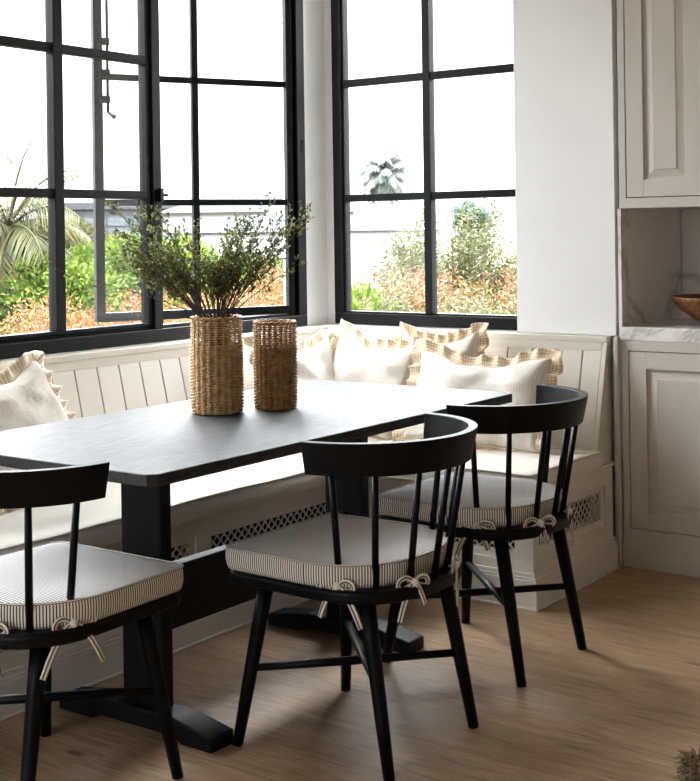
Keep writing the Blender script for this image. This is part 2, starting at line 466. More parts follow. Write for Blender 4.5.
added_window_rear()
structure(sbox('trim_1', M['cab'], -2.0, -1.981, 4.435, 4.460, 0, .851, bevel=.004))

# ------------------------------------------------------------------ built-in bench
def lattice(mb, org, U_, W_, nrm, length, height, pitch=.034, wd=.0042, t=.002):
    """diamond lattice of strips with a cross at each node, in plane (U_, W_) from org"""
    U_, W_, nrm, org = map(Vector, (U_, W_, nrm, org))
    def strip(a, b):
        a, b = Vector(a), Vector(b); dd = (b - a)
        if dd.length < .006: return
        e = dd.normalized(); pp = Vector((-e.y, e.x))
        c = (a + b) / 2
        mb.obox(org + U_ * c.x + W_ * c.y, (U_ * e.x + W_ * e.y) * dd.length / 2, (U_ * pp.x + W_ * pp.y) * wd / 2, nrm * t)
    k = -height
    n = int((length + height) / pitch) + 2
    for i in range(n):
        c0 = -height + i * pitch
        x0, x1 = max(0, c0), min(length, c0 + height)
        if x1 > x0: strip((x0, x0 - c0), (x1, x1 - c0))
        c1 = i * pitch
        x0, x1 = max(0, c1 - height), min(length, c1)
        if x1 > x0: strip((x0, c1 - x0), (x1, c1 - x1))
    # crosses between the diamonds
    ny = int(height / (pitch / 2)) + 1
    for i in range(int(length / (pitch / 2))):
        for j in range(ny):
            x, y = i * pitch / 2, j * pitch / 2
            if 0.004 < x < length - .004 and .004 < y < height - .004:
                ph = ((x / pitch) - ((y + 0) / pitch)) % 1
                if abs(ph) < .01 or abs(ph - 1) < .01:
                    mb.obox(org + U_ * x + W_ * y, U_ * .0038, W_ * .0038, nrm * t * 1.3)

def face_panel(parent, org, U_, nrm, length, z0, z1, panels, gz0, gz1, lead=0):
    """a painted bench face: org at (start, z=0), running along U_, outward normal nrm. panels = [(a,b,ga,gb)]"""
    U_, nrm, org = map(Vector, (U_, nrm, org)); Z = Vector((0, 0, 1))
    fr = MB()
    def bx(mb, a0, a1, za, zb, t0, t1):
        mb.obox(org + U_ * (a0 + a1) / 2 + Z * (za + zb) / 2 + nrm * (t0 + t1) / 2, U_ * (a1 - a0) / 2, Z * (zb - za) / 2, nrm * (t1 - t0) / 2)
    pz0, pz1 = gz0 - .028, gz1 + .022
    bx(fr, 0, length, z0, pz0, -.02, 0); bx(fr, 0, length, pz1, z1, -.02, 0)
    edges = [0]
    for a, b, *_ in panels: edges += [a, b]
    edges.append(length)
    for i in range(0, len(edges), 2):
        if edges[i + 1] > edges[i]: bx(fr, edges[i], edges[i + 1], pz0, pz1, -.02, 0)
    fr.build('face_frame', M['bench'], parent, .0015)
    for a, b, ga, gb in panels:
        p = MB()
        for (q0, q1, za, zb) in ((a, b, pz0, gz0), (a, b, gz1, pz1), (a, ga, gz0, gz1), (gb, b, gz0, gz1)):
            if q1 > q0: bx(p, q0, q1, za, zb, -.02, -.008)
        o = p.build('recessed_panel', M['bench'], parent)
        g = MB(); lattice(g, org + U_ * ga + Z * gz0 - nrm * .012, U_, Z, nrm, gb - ga, gz1 - gz0)
        g.build('grille', M['bench'], o)
        d = MB(); bx(d, ga - .005, gb + .005, gz0 - .005, gz1 + .005, -.06, -.055); d.build('grille_shade_sheet', M['gap_shade'], o)  # near-black sheet colours the void behind the grille as shade
    bb = MB()
    q = -.0205 if lead else 0; e_ = 0 if lead else 1
    for (ex, za, zb) in ((.018, .008, .095), (.014, .0955, .104), (.008, .1045, .118), (.024, 0, .0075)):
        bx(bb, q, length + ex * e_, za, zb, .0003, ex)
    bb.build('base_moulding', M['bench'], parent, .002)

FZ = .372
bench = thing('banquette_bench', 'cream painted L shaped built-in bench with pierced grille panels and plank backrest', 'bench', (-2.71, 3.79, 0))
bo = Vector((-2.71, 3.79, 0))
# window-wall run: face at X=-2.71, from Y=.3 to 3.79
def L(p): return tuple(Vector(p) - bo)
panels = []
for y0 in (.55, 1.36, 2.18, 2.975):
    y1 = {.55: 1.28, 1.36: 2.10, 2.18: 2.935, 2.975: 3.735}[y0]
    panels.append((y0 - .3, y1 - .3, y0 + .035 - .3, y1 - .022 - .3))
face_panel(bench, L((-2.71, .3, 0)), (0, 1, 0), (1, 0, 0), 3.49, 0, FZ, panels, .195, .305)
face_panel(bench, L((-2.71, 3.79, 0)), (1, 0, 0), (0, -1, 0), .71, 0, FZ, [(.06, .665, .09, .635)], .18, .285)
face_panel(bench, L((-2.0, 3.8105, 0)), (0, 1, 0), (1, 0, 0), .605, 0, FZ, [(.03, .545, .052, .515)], .195, .295, 1)
m = MB(); m.box(*[v for v in (-3.39 + 2.71, -.002, .3 - 3.79, 4.54 - 3.79, FZ, FZ + .012)]); m.box(-.002, .71, 0, .74, FZ, FZ + .012)
m.build('seat_board', M['bench'], bench, .003)
m = MB(); m.box(-.688, -.66, .3 - 3.79, .75, 0, FZ); m.build('back_panel', M['bench'], bench)
m = MB(); m.box(-.69, -.02, .3 - 3.79, .32 - 3.79, 0, FZ); m.build('end_panel', M['bench'], bench)
# plank backrests, leaning
BZ0, BZ1 = FZ + .012, .826
def planks(org, U_, back, top, bot, a0, a1, first, pitch, parent):
    """boards from a0 to a1 along U_ with V grooves; back = direction toward the wall"""
    U_, back, org = map(Vector, (U_, back, org)); mb = MB()
    e = [a0]; x = first
    while x < a1 - .02:
        if x > a0 + .02: e.append(x)
        x += pitch
    e.append(a1)
    g = .0022
    for p, q in zip(e[:-1], e[1:]):
        lo = org + back * bot; hi = org + back * top
        for s0, s1, t in ((p + g, q - g, 0),):
            vs = []
            for zz, bs in ((BZ0, lo), (BZ1 - .03, hi * .93 + lo * .07)):
                for u in (s0, s1):
                    for th in (0, .016):
                        vs.append(bs + U_ * u + back * th + Vector((0, 0, zz)))
            mb.add(vs, [(0, 2, 3, 1), (4, 5, 7, 6), (0, 4, 6, 2), (1, 3, 7, 5), (0, 1, 5, 4), (2, 6, 7, 3)])
    mb.build('backrest_planks', M['bench'], parent, .0015, segs=1)
    mb = MB()
    lo = org + back * (bot + .013); hi = org + back * (top + .013)
    vs = []
    for zz, bs in ((BZ0, lo), (BZ1 - .03, hi * .93 + lo * .07)):
        for u in (a0, a1):
            for th in (0, .004): vs.append(bs + U_ * u + back * th + Vector((0, 0, zz)))
    mb.add(vs, [(0, 2, 3, 1), (4, 5, 7, 6), (0, 4, 6, 2), (1, 3, 7, 5), (0, 1, 5, 4), (2, 6, 7, 3)])
    mb.build('backrest_panel', M['bench'], parent)
    mb = MB()
    c = org + back * (top + .004) + U_ * (a0 + a1) / 2 + Vector((0, 0, BZ1 - .0145))
    mb.obox(c, U_ * (a1 - a0) / 2, back * .012, (0, 0, .0155))
    mb.build('top_rail', M['bench'], parent, .001)
# A run: top at X=-3.325, bottom X=-3.215
planks(L((-3.215, 0, 0)), (0, 1, 0), (-1, 0, 0), .108, 0, .3, 4.40, .33 - .005, .1027, bench)
planks(L((0, 4.325, 0)), (1, 0, 0), (0, 1, 0), .108, 0, -3.30, -2.04, -3.30 + .022, .1055, bench)
# caps
m = MB(); m.box(-.688, -.602, .3 - 3.79, .748, .827, .850); m.box(-.602, .69, .635, .672, .827, .850)
m.build('cap_shelf', M['bench'], bench, .003)
m = MB(); m.box(-.602, .282, .673, .748, .827, .850); m.build('cap_shelf', M['bench'], bench, .002)
# scribed end board on the right of the far backrest
m = MB()
poly = [(4.318, BZ0), (4.42, BZ0), (4.462, .15), (4.462, .826), (4.428, .826)]
m.prism([(4.318 - 3.79, BZ0), (4.462 - 3.79, BZ0), (4.462 - 3.79, .826), (4.428 - 3.79, .826)], .672, .69, lambda x, y, z: (z, x, y))
m.build('backrest_end', M['bench'], bench, .002)

# bench cushions
def cushion_box(name, label, x0, x1, y0, y1, z0, z1, r=.03, seed=1):
    t = thing(name, label, 'cushion', ((x0 + x1) / 2, (y0 + y1) / 2, z0), 0, 'bench seat cushions')
    hx, hy, h = (x1 - x0) / 2, (y1 - y0) / 2, z1 - z0
    nx, ny = max(4, int(hx * 2 / .03)), max(4, int(hy * 2 / .03))
    mb = MB(); rn = random.Random(seed)
    def top(i, j):
        u, v = -1 + 2 * i / nx, -1 + 2 * j / ny
        x, y = u * hx, v * hy
        ed = min(hx - abs(x), hy - abs(y))
        z = h + .010 * (1 - math.exp(-ed / .08)) + .004 * mnoise.noise(Vector((x * 5, y * 5, seed)))
        return (x, y, z)
    g = [[top(i, j) for j in range(ny + 1)] for i in range(nx + 1)]
    vs = [g[i][j] for i in range(nx + 1) for j in range(ny + 1)]
    fs = []; uv = []
    for i in range(nx):
        for j in range(ny):
            q = [(i, j), (i + 1, j), (i + 1, j + 1), (i, j + 1)]
            fs.append(tuple(a * (ny + 1) + b for a, b in q)); uv.append([(g[a][b][0], g[a][b][1]) for a, b in q])
    # sides
    per = [(i, 0) for i in range(nx)] + [(nx, j) for j in range(ny)] + [(i, ny) for i in range(nx, 0, -1)] + [(0, j) for j in range(ny, 0, -1)]
    o = len(vs); n = len(per)
    for lev, (zz, out) in enumerate(((.75, .006), (.5, .008), (.2, .006), (0, 0))):
        for k, (i, j) in enumerate(per):
            x, y, z = g[i][j]; nxv = (1 if i == nx else -1 if i == 0 else 0); nyv = (1 if j == ny else -1 if j == 0 else 0)
            wob = .003 * mnoise.noise(Vector((x * 9, y * 9, lev * .7 + seed)))
            vs.append((x + nxv * (out + wob), y + nyv * (out + wob), z * zz))
    top_idx = [a * (ny + 1) + b for a, b in per]
    rows = [top_idx] + [[o + l * n + k for k in range(n)] for l in range(4)]
    for l in range(4):
        for k in range(n):
            k2 = (k + 1) % n
            fs.append((rows[l][k2], rows[l][k], rows[l + 1][k], rows[l + 1][k2])); uv.append([(k * .03, l * .02)] * 4)
    fs.append(tuple(rows[4])); uv.append([(0, 0)] * n)
    mb.add(vs, fs, True, uv); mb.build('cushion_body', M['linen'], t)
    p = MB(); p.tube([Vector(g[i][j]) + Vector(((1 if i == nx else -1 if i == 0 else 0) * .002, (1 if j == ny else -1 if j == 0 else 0) * .002, .001)) for i, j in per], .004, 6, closed=True)
    p.build('piping', M['linen'], t)
    return t
cushion_box('bench_cushion', 'long pale linen bench cushion below the large left window, under the table edge', -3.205, -2.665, .35, 3.735, .385, .447, seed=2)
cushion_box('bench_cushion', 'short pale linen bench cushion at the far end, ending beside the grey cabinets', -3.19, -1.995, 3.76, 4.30, .385, .444, seed=5)

# ------------------------------------------------------------------ scatter pillows
def pillow(name, label, loc, rotz, tilt, roll, w, h, thick, body, ruf, seed, rw=.05):
    R = Euler((0, 0, rotz)).to_matrix() @ Euler((-tilt, 0, 0)).to_matrix() @ Euler((0, roll, 0)).to_matrix()
    t = thing(name, label, 'pillow', loc, 0, 'ruffled pillows on the bench'); t.rotation_euler = R.to_euler()
    n = 26; mb = MB()
    def pos(u, v, side):
        a = max(0, (1 - u ** 4)) * max(0, (1 - v ** 4))
        d = thick / 2 * (max(0, (1 - u * u) * (1 - v * v))) ** .38
        pull = 1 - .07 * (1 - v * v) * u * u; pull2 = 1 - .07 * (1 - u * u) * v * v
        x = u * w / 2 * (1 - .07 * (1 - abs(v) ** 2)) ; z = v * h / 2 * (1 - .07 * (1 - abs(u) ** 2))
        q = Vector((x * 4.5, z * 4.5, seed + side * 3))
        wr = .034 * mnoise.noise(q) + .020 * mnoise.noise(q * 2.7) + .008 * mnoise.noise(q * 6)
        d += wr * min(1, 3 * max(0, (1 - abs(u)) + 0) ** .5) * min(1, 3 * (max(0, 1 - abs(v))) ** .5)
        if abs(u) == 1 or abs(v) == 1: d = 0
        sag = -.045 * (1 - u * u) * (v > 0) * v * (1 + .5 * mnoise.noise(Vector((u * 2, seed, 1))))
        return Vector((x, -side * d, z + h / 2 + sag))
    sp = [-cos(PI * i / n) * .55 + (-1 + 2 * i / n) * .45 for i in range(n + 1)]; sp[0], sp[-1] = -1, 1
    for side in (1, -1):
        vs = [pos(u, v, side) for u in sp for v in sp]
        fs = []; uv = []
        for i in range(n):
            for j in range(n):
                q = [(i, j), (i + 1, j), (i + 1, j + 1), (i, j + 1)]
                if side < 0: q = q[::-1]
                fs.append(tuple(a * (n + 1) + b for a, b in q)); uv.append([(sp[a] * w / 2, sp[b] * h / 2) for a, b in q])
        mb.add(vs, fs, True, uv)
    mb.build('pillow_body', body, t)
    # ruffle
    mb = MB(); K = 260; per = []
    for k in range(K):
        s_ = k / K * 4; e = int(s_); f = s_ - e; f = f * 2 - 1
        u, v = [(f, -1), (1, f), (-f, 1), (-1, -f)][e]
        p = pos(u, v, 1); p.y = 0
        o = Vector([(0, 0, -1), (1, 0, 0), (0, 0, 1), (-1, 0, 0)][e])
        # blend direction round the corners
        if abs(f) > .82:
            o2 = Vector((math.copysign(1, u), 0, math.copysign(1, v))).normalized(); o = o.lerp(o2, (abs(f) - .82) / .18).normalized()
        per.append((p, o))
    nl = 5; L_ = [0]
    for k in range(K): L_.append(L_[-1] + (per[(k + 1) % K][0] - per[k][0]).length * 1.6)
    grid = []
    rr = random.Random(seed)
    for k, (p, o) in enumerate(per):
        ph = k * .68 + 1.6 * mnoise.noise(Vector((k * .07, seed, 0)))
        row = []
        for l in range(nl):
            f = l / (nl - 1)
            amp = .016 * f ** .8 * (1 + .5 * mnoise.noise(Vector((k * .09, seed, 2))))
            ww = rw * (1 + .12 * mnoise.noise(Vector((k * .11, seed, 4))))
            tang = Vector((o.z, 0, -o.x))
            row.append(p + o * (f * ww - .004) + Vector((0, 1, 0)) * amp * sin(ph) + tang * .006 * f * cos(ph) + Vector((0, 1, 0)) * .008 * f * mnoise.noise(Vector((k * .05, seed, 9))))
        grid.append(row)
    vs = [q for r_ in grid for q in r_]
    fs = []; uv = []
    for k in range(K):
        k2 = (k + 1) % K
        for l in range(nl - 1):
            fs.append((k * nl + l, k2 * nl + l, k2 * nl + l + 1, k * nl + l + 1))
            uv.append([(L_[k], l * .0125), (L_[k + 1], l * .0125), (L_[k + 1], (l + 1) * .0125), (L_[k], (l + 1) * .0125)])
    mb.add(vs, fs, True, uv)
    r_ = mb.build('ruffle', ruf, t)
    so = r_.modifiers.new('thick', 'SOLIDIFY'); so.thickness = .0015
    r_['label'] = 'tan gathered fabric ruffle'
    return t
PZ = .463
pillow('ruffled_pillow', 'large white pillow with pale ruffle at the left end, below the left window', (-3.0, 2.53, PZ + .045), PI / 2, math.radians(30), math.radians(-12), .56, .36, .15, M['pillow_grey'], M['tanstripe'], 11, .045)
pillow('ruffled_pillow', 'white pillow mostly hidden behind the shorter empty wicker vase', (-3.02, 3.99, PZ), PI / 2 , math.radians(22), math.radians(0), .47, .40, .14, M['pillow_white'], M['tanstripe'], 23, .04)
pillow('ruffled_pillow', 'white crinkled pillow with gingham ruffle nearest the room corner, beyond the table', (-2.97, 4.12, PZ), math.radians(-4), math.radians(20), math.radians(7), .42, .40, .15, M['pillow_white'], M['gingham'], 37, .045)
pillow('ruffled_pillow', 'white pillow leaning on the far planks behind two others, its ruffled top corner showing', (-2.66, 4.235, PZ), math.radians(2), math.radians(13), math.radians(-2), .34, .41, .09, M['pillow_white'], M['gingham'], 41, .045)
pillow('ruffled_pillow', 'wide front pillow with tan ruffles, right of all others on the far bench', (-2.42, 4.08, PZ), math.radians(6), math.radians(24), math.radians(2), .54, .36, .15, M['pillow_grey'], M['gingham'], 53, .05)

# ------------------------------------------------------------------ trestle table
T = thing('trestle_table', 'long black oak trestle table with a thin top and clipped corners', 'table', (-2.363, 2.80, 0))
TZ = .735
m = MB(); hx, hy, c = .40, .81, .018
m.prism([(-hx + c, -hy), (hx - c, -hy), (hx, -hy + c), (hx, hy - c), (hx - c, hy), (-hx + c, hy), (-hx, hy - c), (-hx, -hy + c)], TZ - .028, TZ)
m.build('tabletop', M['table'], T, .003)
for yy in (-.45, .42):
    m = MB(); m.box(-.05, .09, yy - .02, yy + .02, .062, TZ - .029); m.build('post', M['trestle'], T, .004)
    m = MB()   # shaped foot, raised in the middle
    pts = [(-.27, 0), (-.15, 0), (-.13, .014), (.15, .014), (.17, 0), (.27, 0), (.27, .036), (.14, .061), (-.11, .061), (-.27, .036)]
    m.prism(pts, yy - .042, yy + .042, lambda x, y, z: (x, z, y)); m.build('foot', M['trestle'], T, .005)
    m = MB(); m.box(-.24, .26, yy - .035, yy + .035, TZ - .062, TZ - .029)
m = MB(); m.box(-.002, .04, -.429, .399, .232, .395); m.build('stretcher_board', M['trestle'], T, .004)

# ------------------------------------------------------------------ chairs
SA = [math.radians(a) for a in (-75, -50, -24, 0, 24, 50, 75)]
def seat_outline(sc=1., fx=-.235, n=26, hw=.225, back=.20, cr=.03):
    """D shape, front at -x, round back at +x"""
    pts = []
    cx = back - .20
    for i in range(n + 1):
        a = -PI / 2 + PI * i / n
        pts.append((cx + .0 + .20 * max(0, cos(a)) ** .85, hw * math.copysign(abs(sin(a)) ** .9, sin(a))))
    pts += [(fx + cr, hw * .96), (fx + cr * .3, hw * .96 - cr * .3), (fx, hw * .96 - cr), (fx, -hw * .96 + cr), (fx + cr * .3, -hw * .96 + cr * .3), (fx + cr, -hw * .96)]
    return [(x * sc, y * sc) for x, y in pts]
def make_chair(label, loc, rotz):
    t = thing('spindle_chair', label, 'chair', loc, rotz, 'black spindle chairs round the table')
    m = MB(); o = seat_outline(1, -.25, hw=.236, back=.245); n = len(o)
    m.prism(o, .392, .424); m.build('seat', M['chair'], t, .010, segs=3)
    for sx, sy in ((-1, -1), (-1, 1), (1, -1), (1, 1)):
        m = MB()
        f = Vector((.212 * sx, (.190 if sx > 0 else .226) * sy, 0)); tp = Vector((.150 * sx - .01, .168 * sy, .394))
        m.tube([f, f.lerp(tp, .35), f.lerp(tp, .75), tp], [.0135, .0165, .0190, .0200], 12)
        m.build('leg', M['chair'], t)
    z = .185
    def at(sx, sy, zz):
        f = Vector((.212 * sx, (.190 if sx > 0 else .226) * sy, 0)); tp = Vector((.150 * sx - .01, .168 * sy, .394)); return f.lerp(tp, zz / .394)
    for sy, dz in ((1, 0), (-1, .019)):
        m = MB(); a, b = at(-1, -sy, z + dz), at(1, sy, z + dz)
        m.tube([a, a.lerp(b, .5), b], [.0095, .0115, .0095], 10); m.build('stretcher', M['chair'], t)
    for a in SA:
        m = MB(); tp = Vector((.035 + .232 * cos(a), .247 * sin(a), .70)); bt = Vector((.028 + .192 * cos(a) ** .9, .204 * sin(a), .422))
        m.tube([bt, bt.lerp(tp, .5), tp], [.0086, .0084, .0078], 8); m.build('spindle', M['chair'], t)
    # bent crest rail
    m = MB(); K = 44; vs = []; fs = []
    for i in range(K + 1):
        a = -PI / 2 + PI * i / K
        ex = 0
        for (ro, z_, ) in ((-.011, .692), (-.013, .770), (.011, .770), (.011 - .004, .692)):
            lean = (z_ - .692) / .078 * .012
            vs.append((.036 + (.243 + ro + lean) * cos(a), (.256 + ro + lean) * sin(a), z_))
    for i in range(K):
        for k in range(4): fs.append((i * 4 + k, i * 4 + (k + 1) % 4, (i + 1) * 4 + (k + 1) % 4, (i + 1) * 4 + k))
    fs += [(3, 2, 1, 0), (K * 4, K * 4 + 1, K * 4 + 2, K * 4 + 3)]
    m.add(vs, fs); r = m.build('crest_rail', M['chair'], t, .002)
    for p in r.data.polygons: p.use_smooth = False
    return t
def smooth(pts, k=4):
    pts = [Vector(p) for p in pts]; out = []
    for i in range(len(pts) - 1):
        a, b, c, d = pts[max(i - 1, 0)], pts[i], pts[i + 1], pts[min(i + 2, len(pts) - 1)]
        for j in range(k):
            t = j / k
            out.append(.5 * ((2 * b) + (c - a) * t + (2 * a - 5 * b + 4 * c - d) * t * t + (3 * b - a - 3 * c + d) * t ** 3))
    return out + [pts[-1]]
def bow(parent, p, out, seed, mat):
    """a fabric bow tied round a spindle, tails hanging"""
    rn = random.Random(seed); p = Vector(p); out = Vector(out).normalized(); side = Vector((-out.y, out.x, 0)); Z = Vector((0, 0, 1))
    mb = MB()
    for sg in (-1, 1):
        lw = rn.uniform(.034, .048)
        loop = [p + out * .010 + side * sg * lw * u + Z * v for u, v in ((0, 0), (.45, .012), (.9, .010), (1.1, -.003), (.85, -.012), (.4, -.008), (0, -.002))]
        mb.tube(smooth(loop), .0068, 6, flat=(1, .35), up=(0, 0, 1))
        tl = rn.uniform(.05, .10); sd = rn.uniform(.25, 1.0)
        tail = [p + out * (.014 + .010 * f) + side * sg * sd * tl * f * .8 - Z * (tl * (f ** 1.7)) for f in (0, .2, .4, .6, .8, 1)]
        mb.tube(tail, [.005, .007, .0078, .0078, .0078, .007], 6, flat=(1, .35), up=side)
    mb.blob(p + out * .014, .0095, 8, 6, sc=(1, 1, 1.1))
    loop = [p + out * .010, p + side * .009, p - out * .010, p - side * .009]
    mb.tube(loop, .004, 6, closed=True)
    return mb.build('tie', mat, parent)
def make_chair_cushion(label, loc, rotz, seed):
    t = thing('seat_cushion', label, 'cushion', loc, rotz, 'striped seat cushions on the chairs')
    o = seat_outline(1, -.256, n=30, hw=.232, back=.205, cr=.022)
    # resample
    P_ = [Vector((x, y)) for x, y in o]; per = 0; ln = [0]
    for i in range(len(P_)): per += (P_[(i + 1) % len(P_)] - P_[i]).length; ln.append(per)
    N_ = 120; ring = []
    for k in range(N_):
        s_ = per * k / N_; i = max(j for j in range(len(P_)) if ln[j] <= s_); f = (s_ - ln[i]) / (ln[i + 1] - ln[i])
        ring.append(P_[i].lerp(P_[(i + 1) % len(P_)], f))
    cen = Vector((-.02, 0)); mb = MB()
    levels = [(0.0, .985), (.009, 1.0), (.024, 1.008), (.040, 1.008), (.053, .998)]
    vs = []; fs = []; uv = []
    for z, s_ in levels:
        for k, p in enumerate(ring):
            q = cen + (p - cen) * (s_ + .006 * mnoise.noise(Vector((k * .12, z * 30, seed)))); vs.append((q.x, q.y, z))
    for l in range(4):
        for k in range(N_):
            k2 = (k + 1) % N_; fs.append((l * N_ + k, l * N_ + k2, (l + 1) * N_ + k2, (l + 1) * N_ + k))
            a, b = per * k / N_, per * (k + 1) / N_; uv.append([(a, levels[l][0]), (b, levels[l][0]), (b, levels[l + 1][0]), (a, levels[l + 1][0])])
    fs.append(tuple(range(N_))[::-1]); uv.append([(0, 0)] * N_)
    mb.add(vs, fs, True, uv, 0)
    side = mb
    tp = MB(); vs = []; fs = []; uv = []
    rings = [1, .95, .88, .78, .65, .5, .33, .16]
    for r_ in rings:
        for k, p in enumerate(ring):
            q = cen + (p - cen) * r_ * .997
            h = .053 + .014 * (1 - r_ ** 6) * (1 - .0) + .0035 * mnoise.noise(Vector((q.x * 14, q.y * 14, seed)))* (1 - r_ ** 4) - .004 * (1 - r_)
            vs.append((q.x, q.y, h))
    for l in range(len(rings) - 1):
        for k in range(N_):
            k2 = (k + 1) % N_; f = (l * N_ + k, l * N_ + k2, (l + 1) * N_ + k2, (l + 1) * N_ + k); fs.append(f)
            uv.append([(vs[i][0], vs[i][1]) for i in f])
    fs.append(tuple((len(rings) - 1) * N_ + k for k in range(N_))); uv.append([(vs[(len(rings) - 1) * N_ + k][0], vs[(len(rings) - 1) * N_ + k][1]) for k in range(N_)])
    tp.add(vs, fs, True, uv)
    o1 = side.build('boxing', M['tick_box'], t); o1['label'] = 'boldly striped cushion side band'
    tp.build('cushion_top', M['tick_top'], t)
    pp = MB(); pp.tube([(cen + (p - cen) * 1.003).to_3d() + Vector((0, 0, .054)) for p in ring], .0028, 6, closed=True); pp.build('piping', M['tick_box'], t)
    for i in (0, 2, 4, 6):
        a = SA[i]; z = -.006
        x, y = .028 + .196 * abs(cos(a)) ** .9, .208 * sin(a)
        bow(t, (x + .004 * cos(a), y + .004 * sin(a), z + .012), (cos(a), sin(a), 0), seed * 10 + i, M['tick_tie'])
    return t
C1, C2, C3 = (-1.868, 2.615, 0), (-1.905, 3.318, 0), (-2.295, 1.955, 0)
make_chair('middle black spindle chair on the near side of the table, nearest the camera', C1, 0)
src = [o for o in COL.objects if o.get('category') == 'chair'][0]
dup(src, C2, 0, 'black spindle chair on the right, in front of the bench corner and grey cabinets')
dup(src, C3, -PI / 2, 'black spindle chair on the left, cut by the photo edge, at the table end')
def up(c, z=.4245): return (c[0], c[1], z)
make_chair_cushion('striped cushion with fabric bows on the middle chair', up(C1), 0, 1)
make_chair_cushion('striped cushion with fabric bows on the right chair beside the bench corner', up(C2), 0, 2)
make_chair_cushion('striped cushion with fabric bows on the left chair at the table end', up(C3), -PI / 2, 3)

# ------------------------------------------------------------------ wicker vases
def wicker_vase(label, loc, R, H, mat, seed):
    t = thing('wicker_vase', label, 'vase', loc, 0)
    ns = 22; SEG = 132
    band = H * .30
    zs = []; z = .004
    while z < H - band: zs.append((z, .0025)); z += .0046
    while z < H - .008: zs.append((z, .0022)); z += .0066
    mb = MB()
    for i, (z, r) in enumerate(zs):
        Rz = R * (1 - .05 * max(0, 1 - z / .02)) * (1 + .012 * sin(z * 11 + seed))
        s_ = 1 if i % 2 else -1
        pts = []
        for k in range(SEG):
            a = 2 * PI * k / SEG; w = .0024 * s_ * cos(ns / 2 * a) + .0022 * cos(ns * a) + .0006 * mnoise.noise(Vector((k * .2, i, seed)))
            pts.append(((Rz + w) * cos(a), (Rz + w) * sin(a), z + .0006 * mnoise.noise(Vector((k * .1, i * 2.3, seed)))))
        mb.tube(pts, r, 5, closed=True)
    mb.build('woven_wall', mat, t)
    mb = MB()
    for k in range(ns):
        a = 2 * PI * (k + 0.0) / ns
        for da in (-.028, .028):
            mb.tube([(R * .985 * cos(a + da), R * .985 * sin(a + da), .002), (R * cos(a + da), R * sin(a + da), H * .5), (R * cos(a + da), R * sin(a + da), H - .003)], .0020, 6)
    mb.build('stakes', mat, t)
    mb = MB(); pts = []
    for j in range(2):
        pts = []
        for k in range(144):
            a = 2 * PI * k / 144; ph = 11 * a + j * PI
            pts.append(((R + .0028 * cos(ph)) * cos(a), (R + .0028 * cos(ph)) * sin(a), H - .003 + .0026 * sin(ph)))
        mb.tube(pts, .0030, 6, closed=True)
    mb.build('braided_rim', mat, t)
    mb = MB(); mb.lathe([(0.0001, .003), (R - .006, .003), (R - .004, .001), (R - .008, 0), (.0001, 0)], seg=28); mb.build('base', mat, t)
    return t
V1, V2 = (-2.492, 2.795, TZ + .0005), (-2.403, 2.952, TZ + .0005)
wicker_vase('taller natural wicker cylinder vase holding the leafy stems, on the table', V1, .0705, .277, M['wicker1'], 1)
wicker_vase('shorter empty brown wicker cylinder vase on the table', V2, .0595, .256, M['wicker2'], 5)

# leafy stems
S = Vector((.812, .584, 0)); D = Vector((-.584, .812, 0)); Zv = Vector((0, 0, 1))
def stem(i, lean, depth, length, droop, group=True, label=None, dens=1.):
    rn = random.Random(100 + i)
    t = thing('leafy_stem', label or 'thin olive green stem in the fan of stems standing in the taller vase', 'stem', (V1[0], V1[1], V1[2] + .012), 0, 'leafy stems in the taller vase' if group else None)
    H = .265
    side = max(-.85, min(.85, lean * 1.1)); dp = max(-.7, min(.7, depth * 1.3))
    hr = .050
    q = Vector((side, dp)); 
    if q.length > 1: q.normalize()
    p0 = (-S * q.x - D * q.y) * .030 * rn.uniform(.3, 1); p1 = (S * q.x + D * q.y) * hr + Zv * H
    d = (S * sin(lean) + D * sin(depth) * cos(lean) + Zv * cos(lean) * cos(depth)).normalized()
    pts = [p0, p0.lerp(p1, .5), p1]
    n = 12; cur = p1.copy(); dd = ((p1 - p0).normalized() * .4 + d).normalized()
    for k in range(n):
        f = (k + 1) / n
        dd = (dd + d * .35 + Vector((rn.gauss(0, .035), rn.gauss(0, .035), rn.gauss(0, .02))) - Zv * droop * f).normalized()
        cur = cur + dd * length / n; pts.append(cur.copy())
    mb = MB(); mb.tube(pts, [.0019] * 3 + [.0017 * (1 - .6 * (k + 1) / n) for k in range(n)], 5)
    lf = MB(); br = MB()
    nt = int(16 * dens)
    for j in range(nt):
        f = .24 + .76 * ((j + rn.random()) / nt) ** .8
        x = f * n; a = min(n - 1, int(x)); p = pts[2 + a].lerp(pts[3 + a], x - a); ax = (pts[3 + a] - pts[2 + a]).normalized()
        r_ = Vector((rn.gauss(0, 1), rn.gauss(0, 1), rn.gauss(0, 1))); r_ = (r_ - ax * r_.dot(ax)).normalized()
        td = (ax * .9 + r_ * .75).normalized(); tl = rn.uniform(.025, .065) * (1.15 - .45 * f)
        e = p + td * tl + Zv * tl * .12; mid = p + td * tl * .5
        mb.tube([p, mid, e], [.0009, .0007, .0005], 4, cap=False)
        for q_ in range(rn.randint(5, 8)):
            g = rn.uniform(.15, 1.05); b = p.lerp(e, g)
            ld = Vector((rn.gauss(0, 1), rn.gauss(0, 1), rn.gauss(0, 1))).normalized() * .8 + td * .8
            L2 = rn.uniform(.008, .0145)
            lf.leaf(b, ld, (rn.gauss(0, 1), rn.gauss(0, 1), rn.gauss(0, 1)), L2, L2 * .58)
        if rn.random() < .65 and f > .45:
            for q_ in range(2): br.blob(e + Vector((rn.gauss(0, .004), rn.gauss(0, .004), rn.gauss(0, .004))), .0024, 5, 4)
    mb.build('twigs', M['twig'], t); lf.build('leaves', M['vase_leaf'], t)
    if br.v: br.build('buds', M['berry'], t)['kind'] = 'stuff'
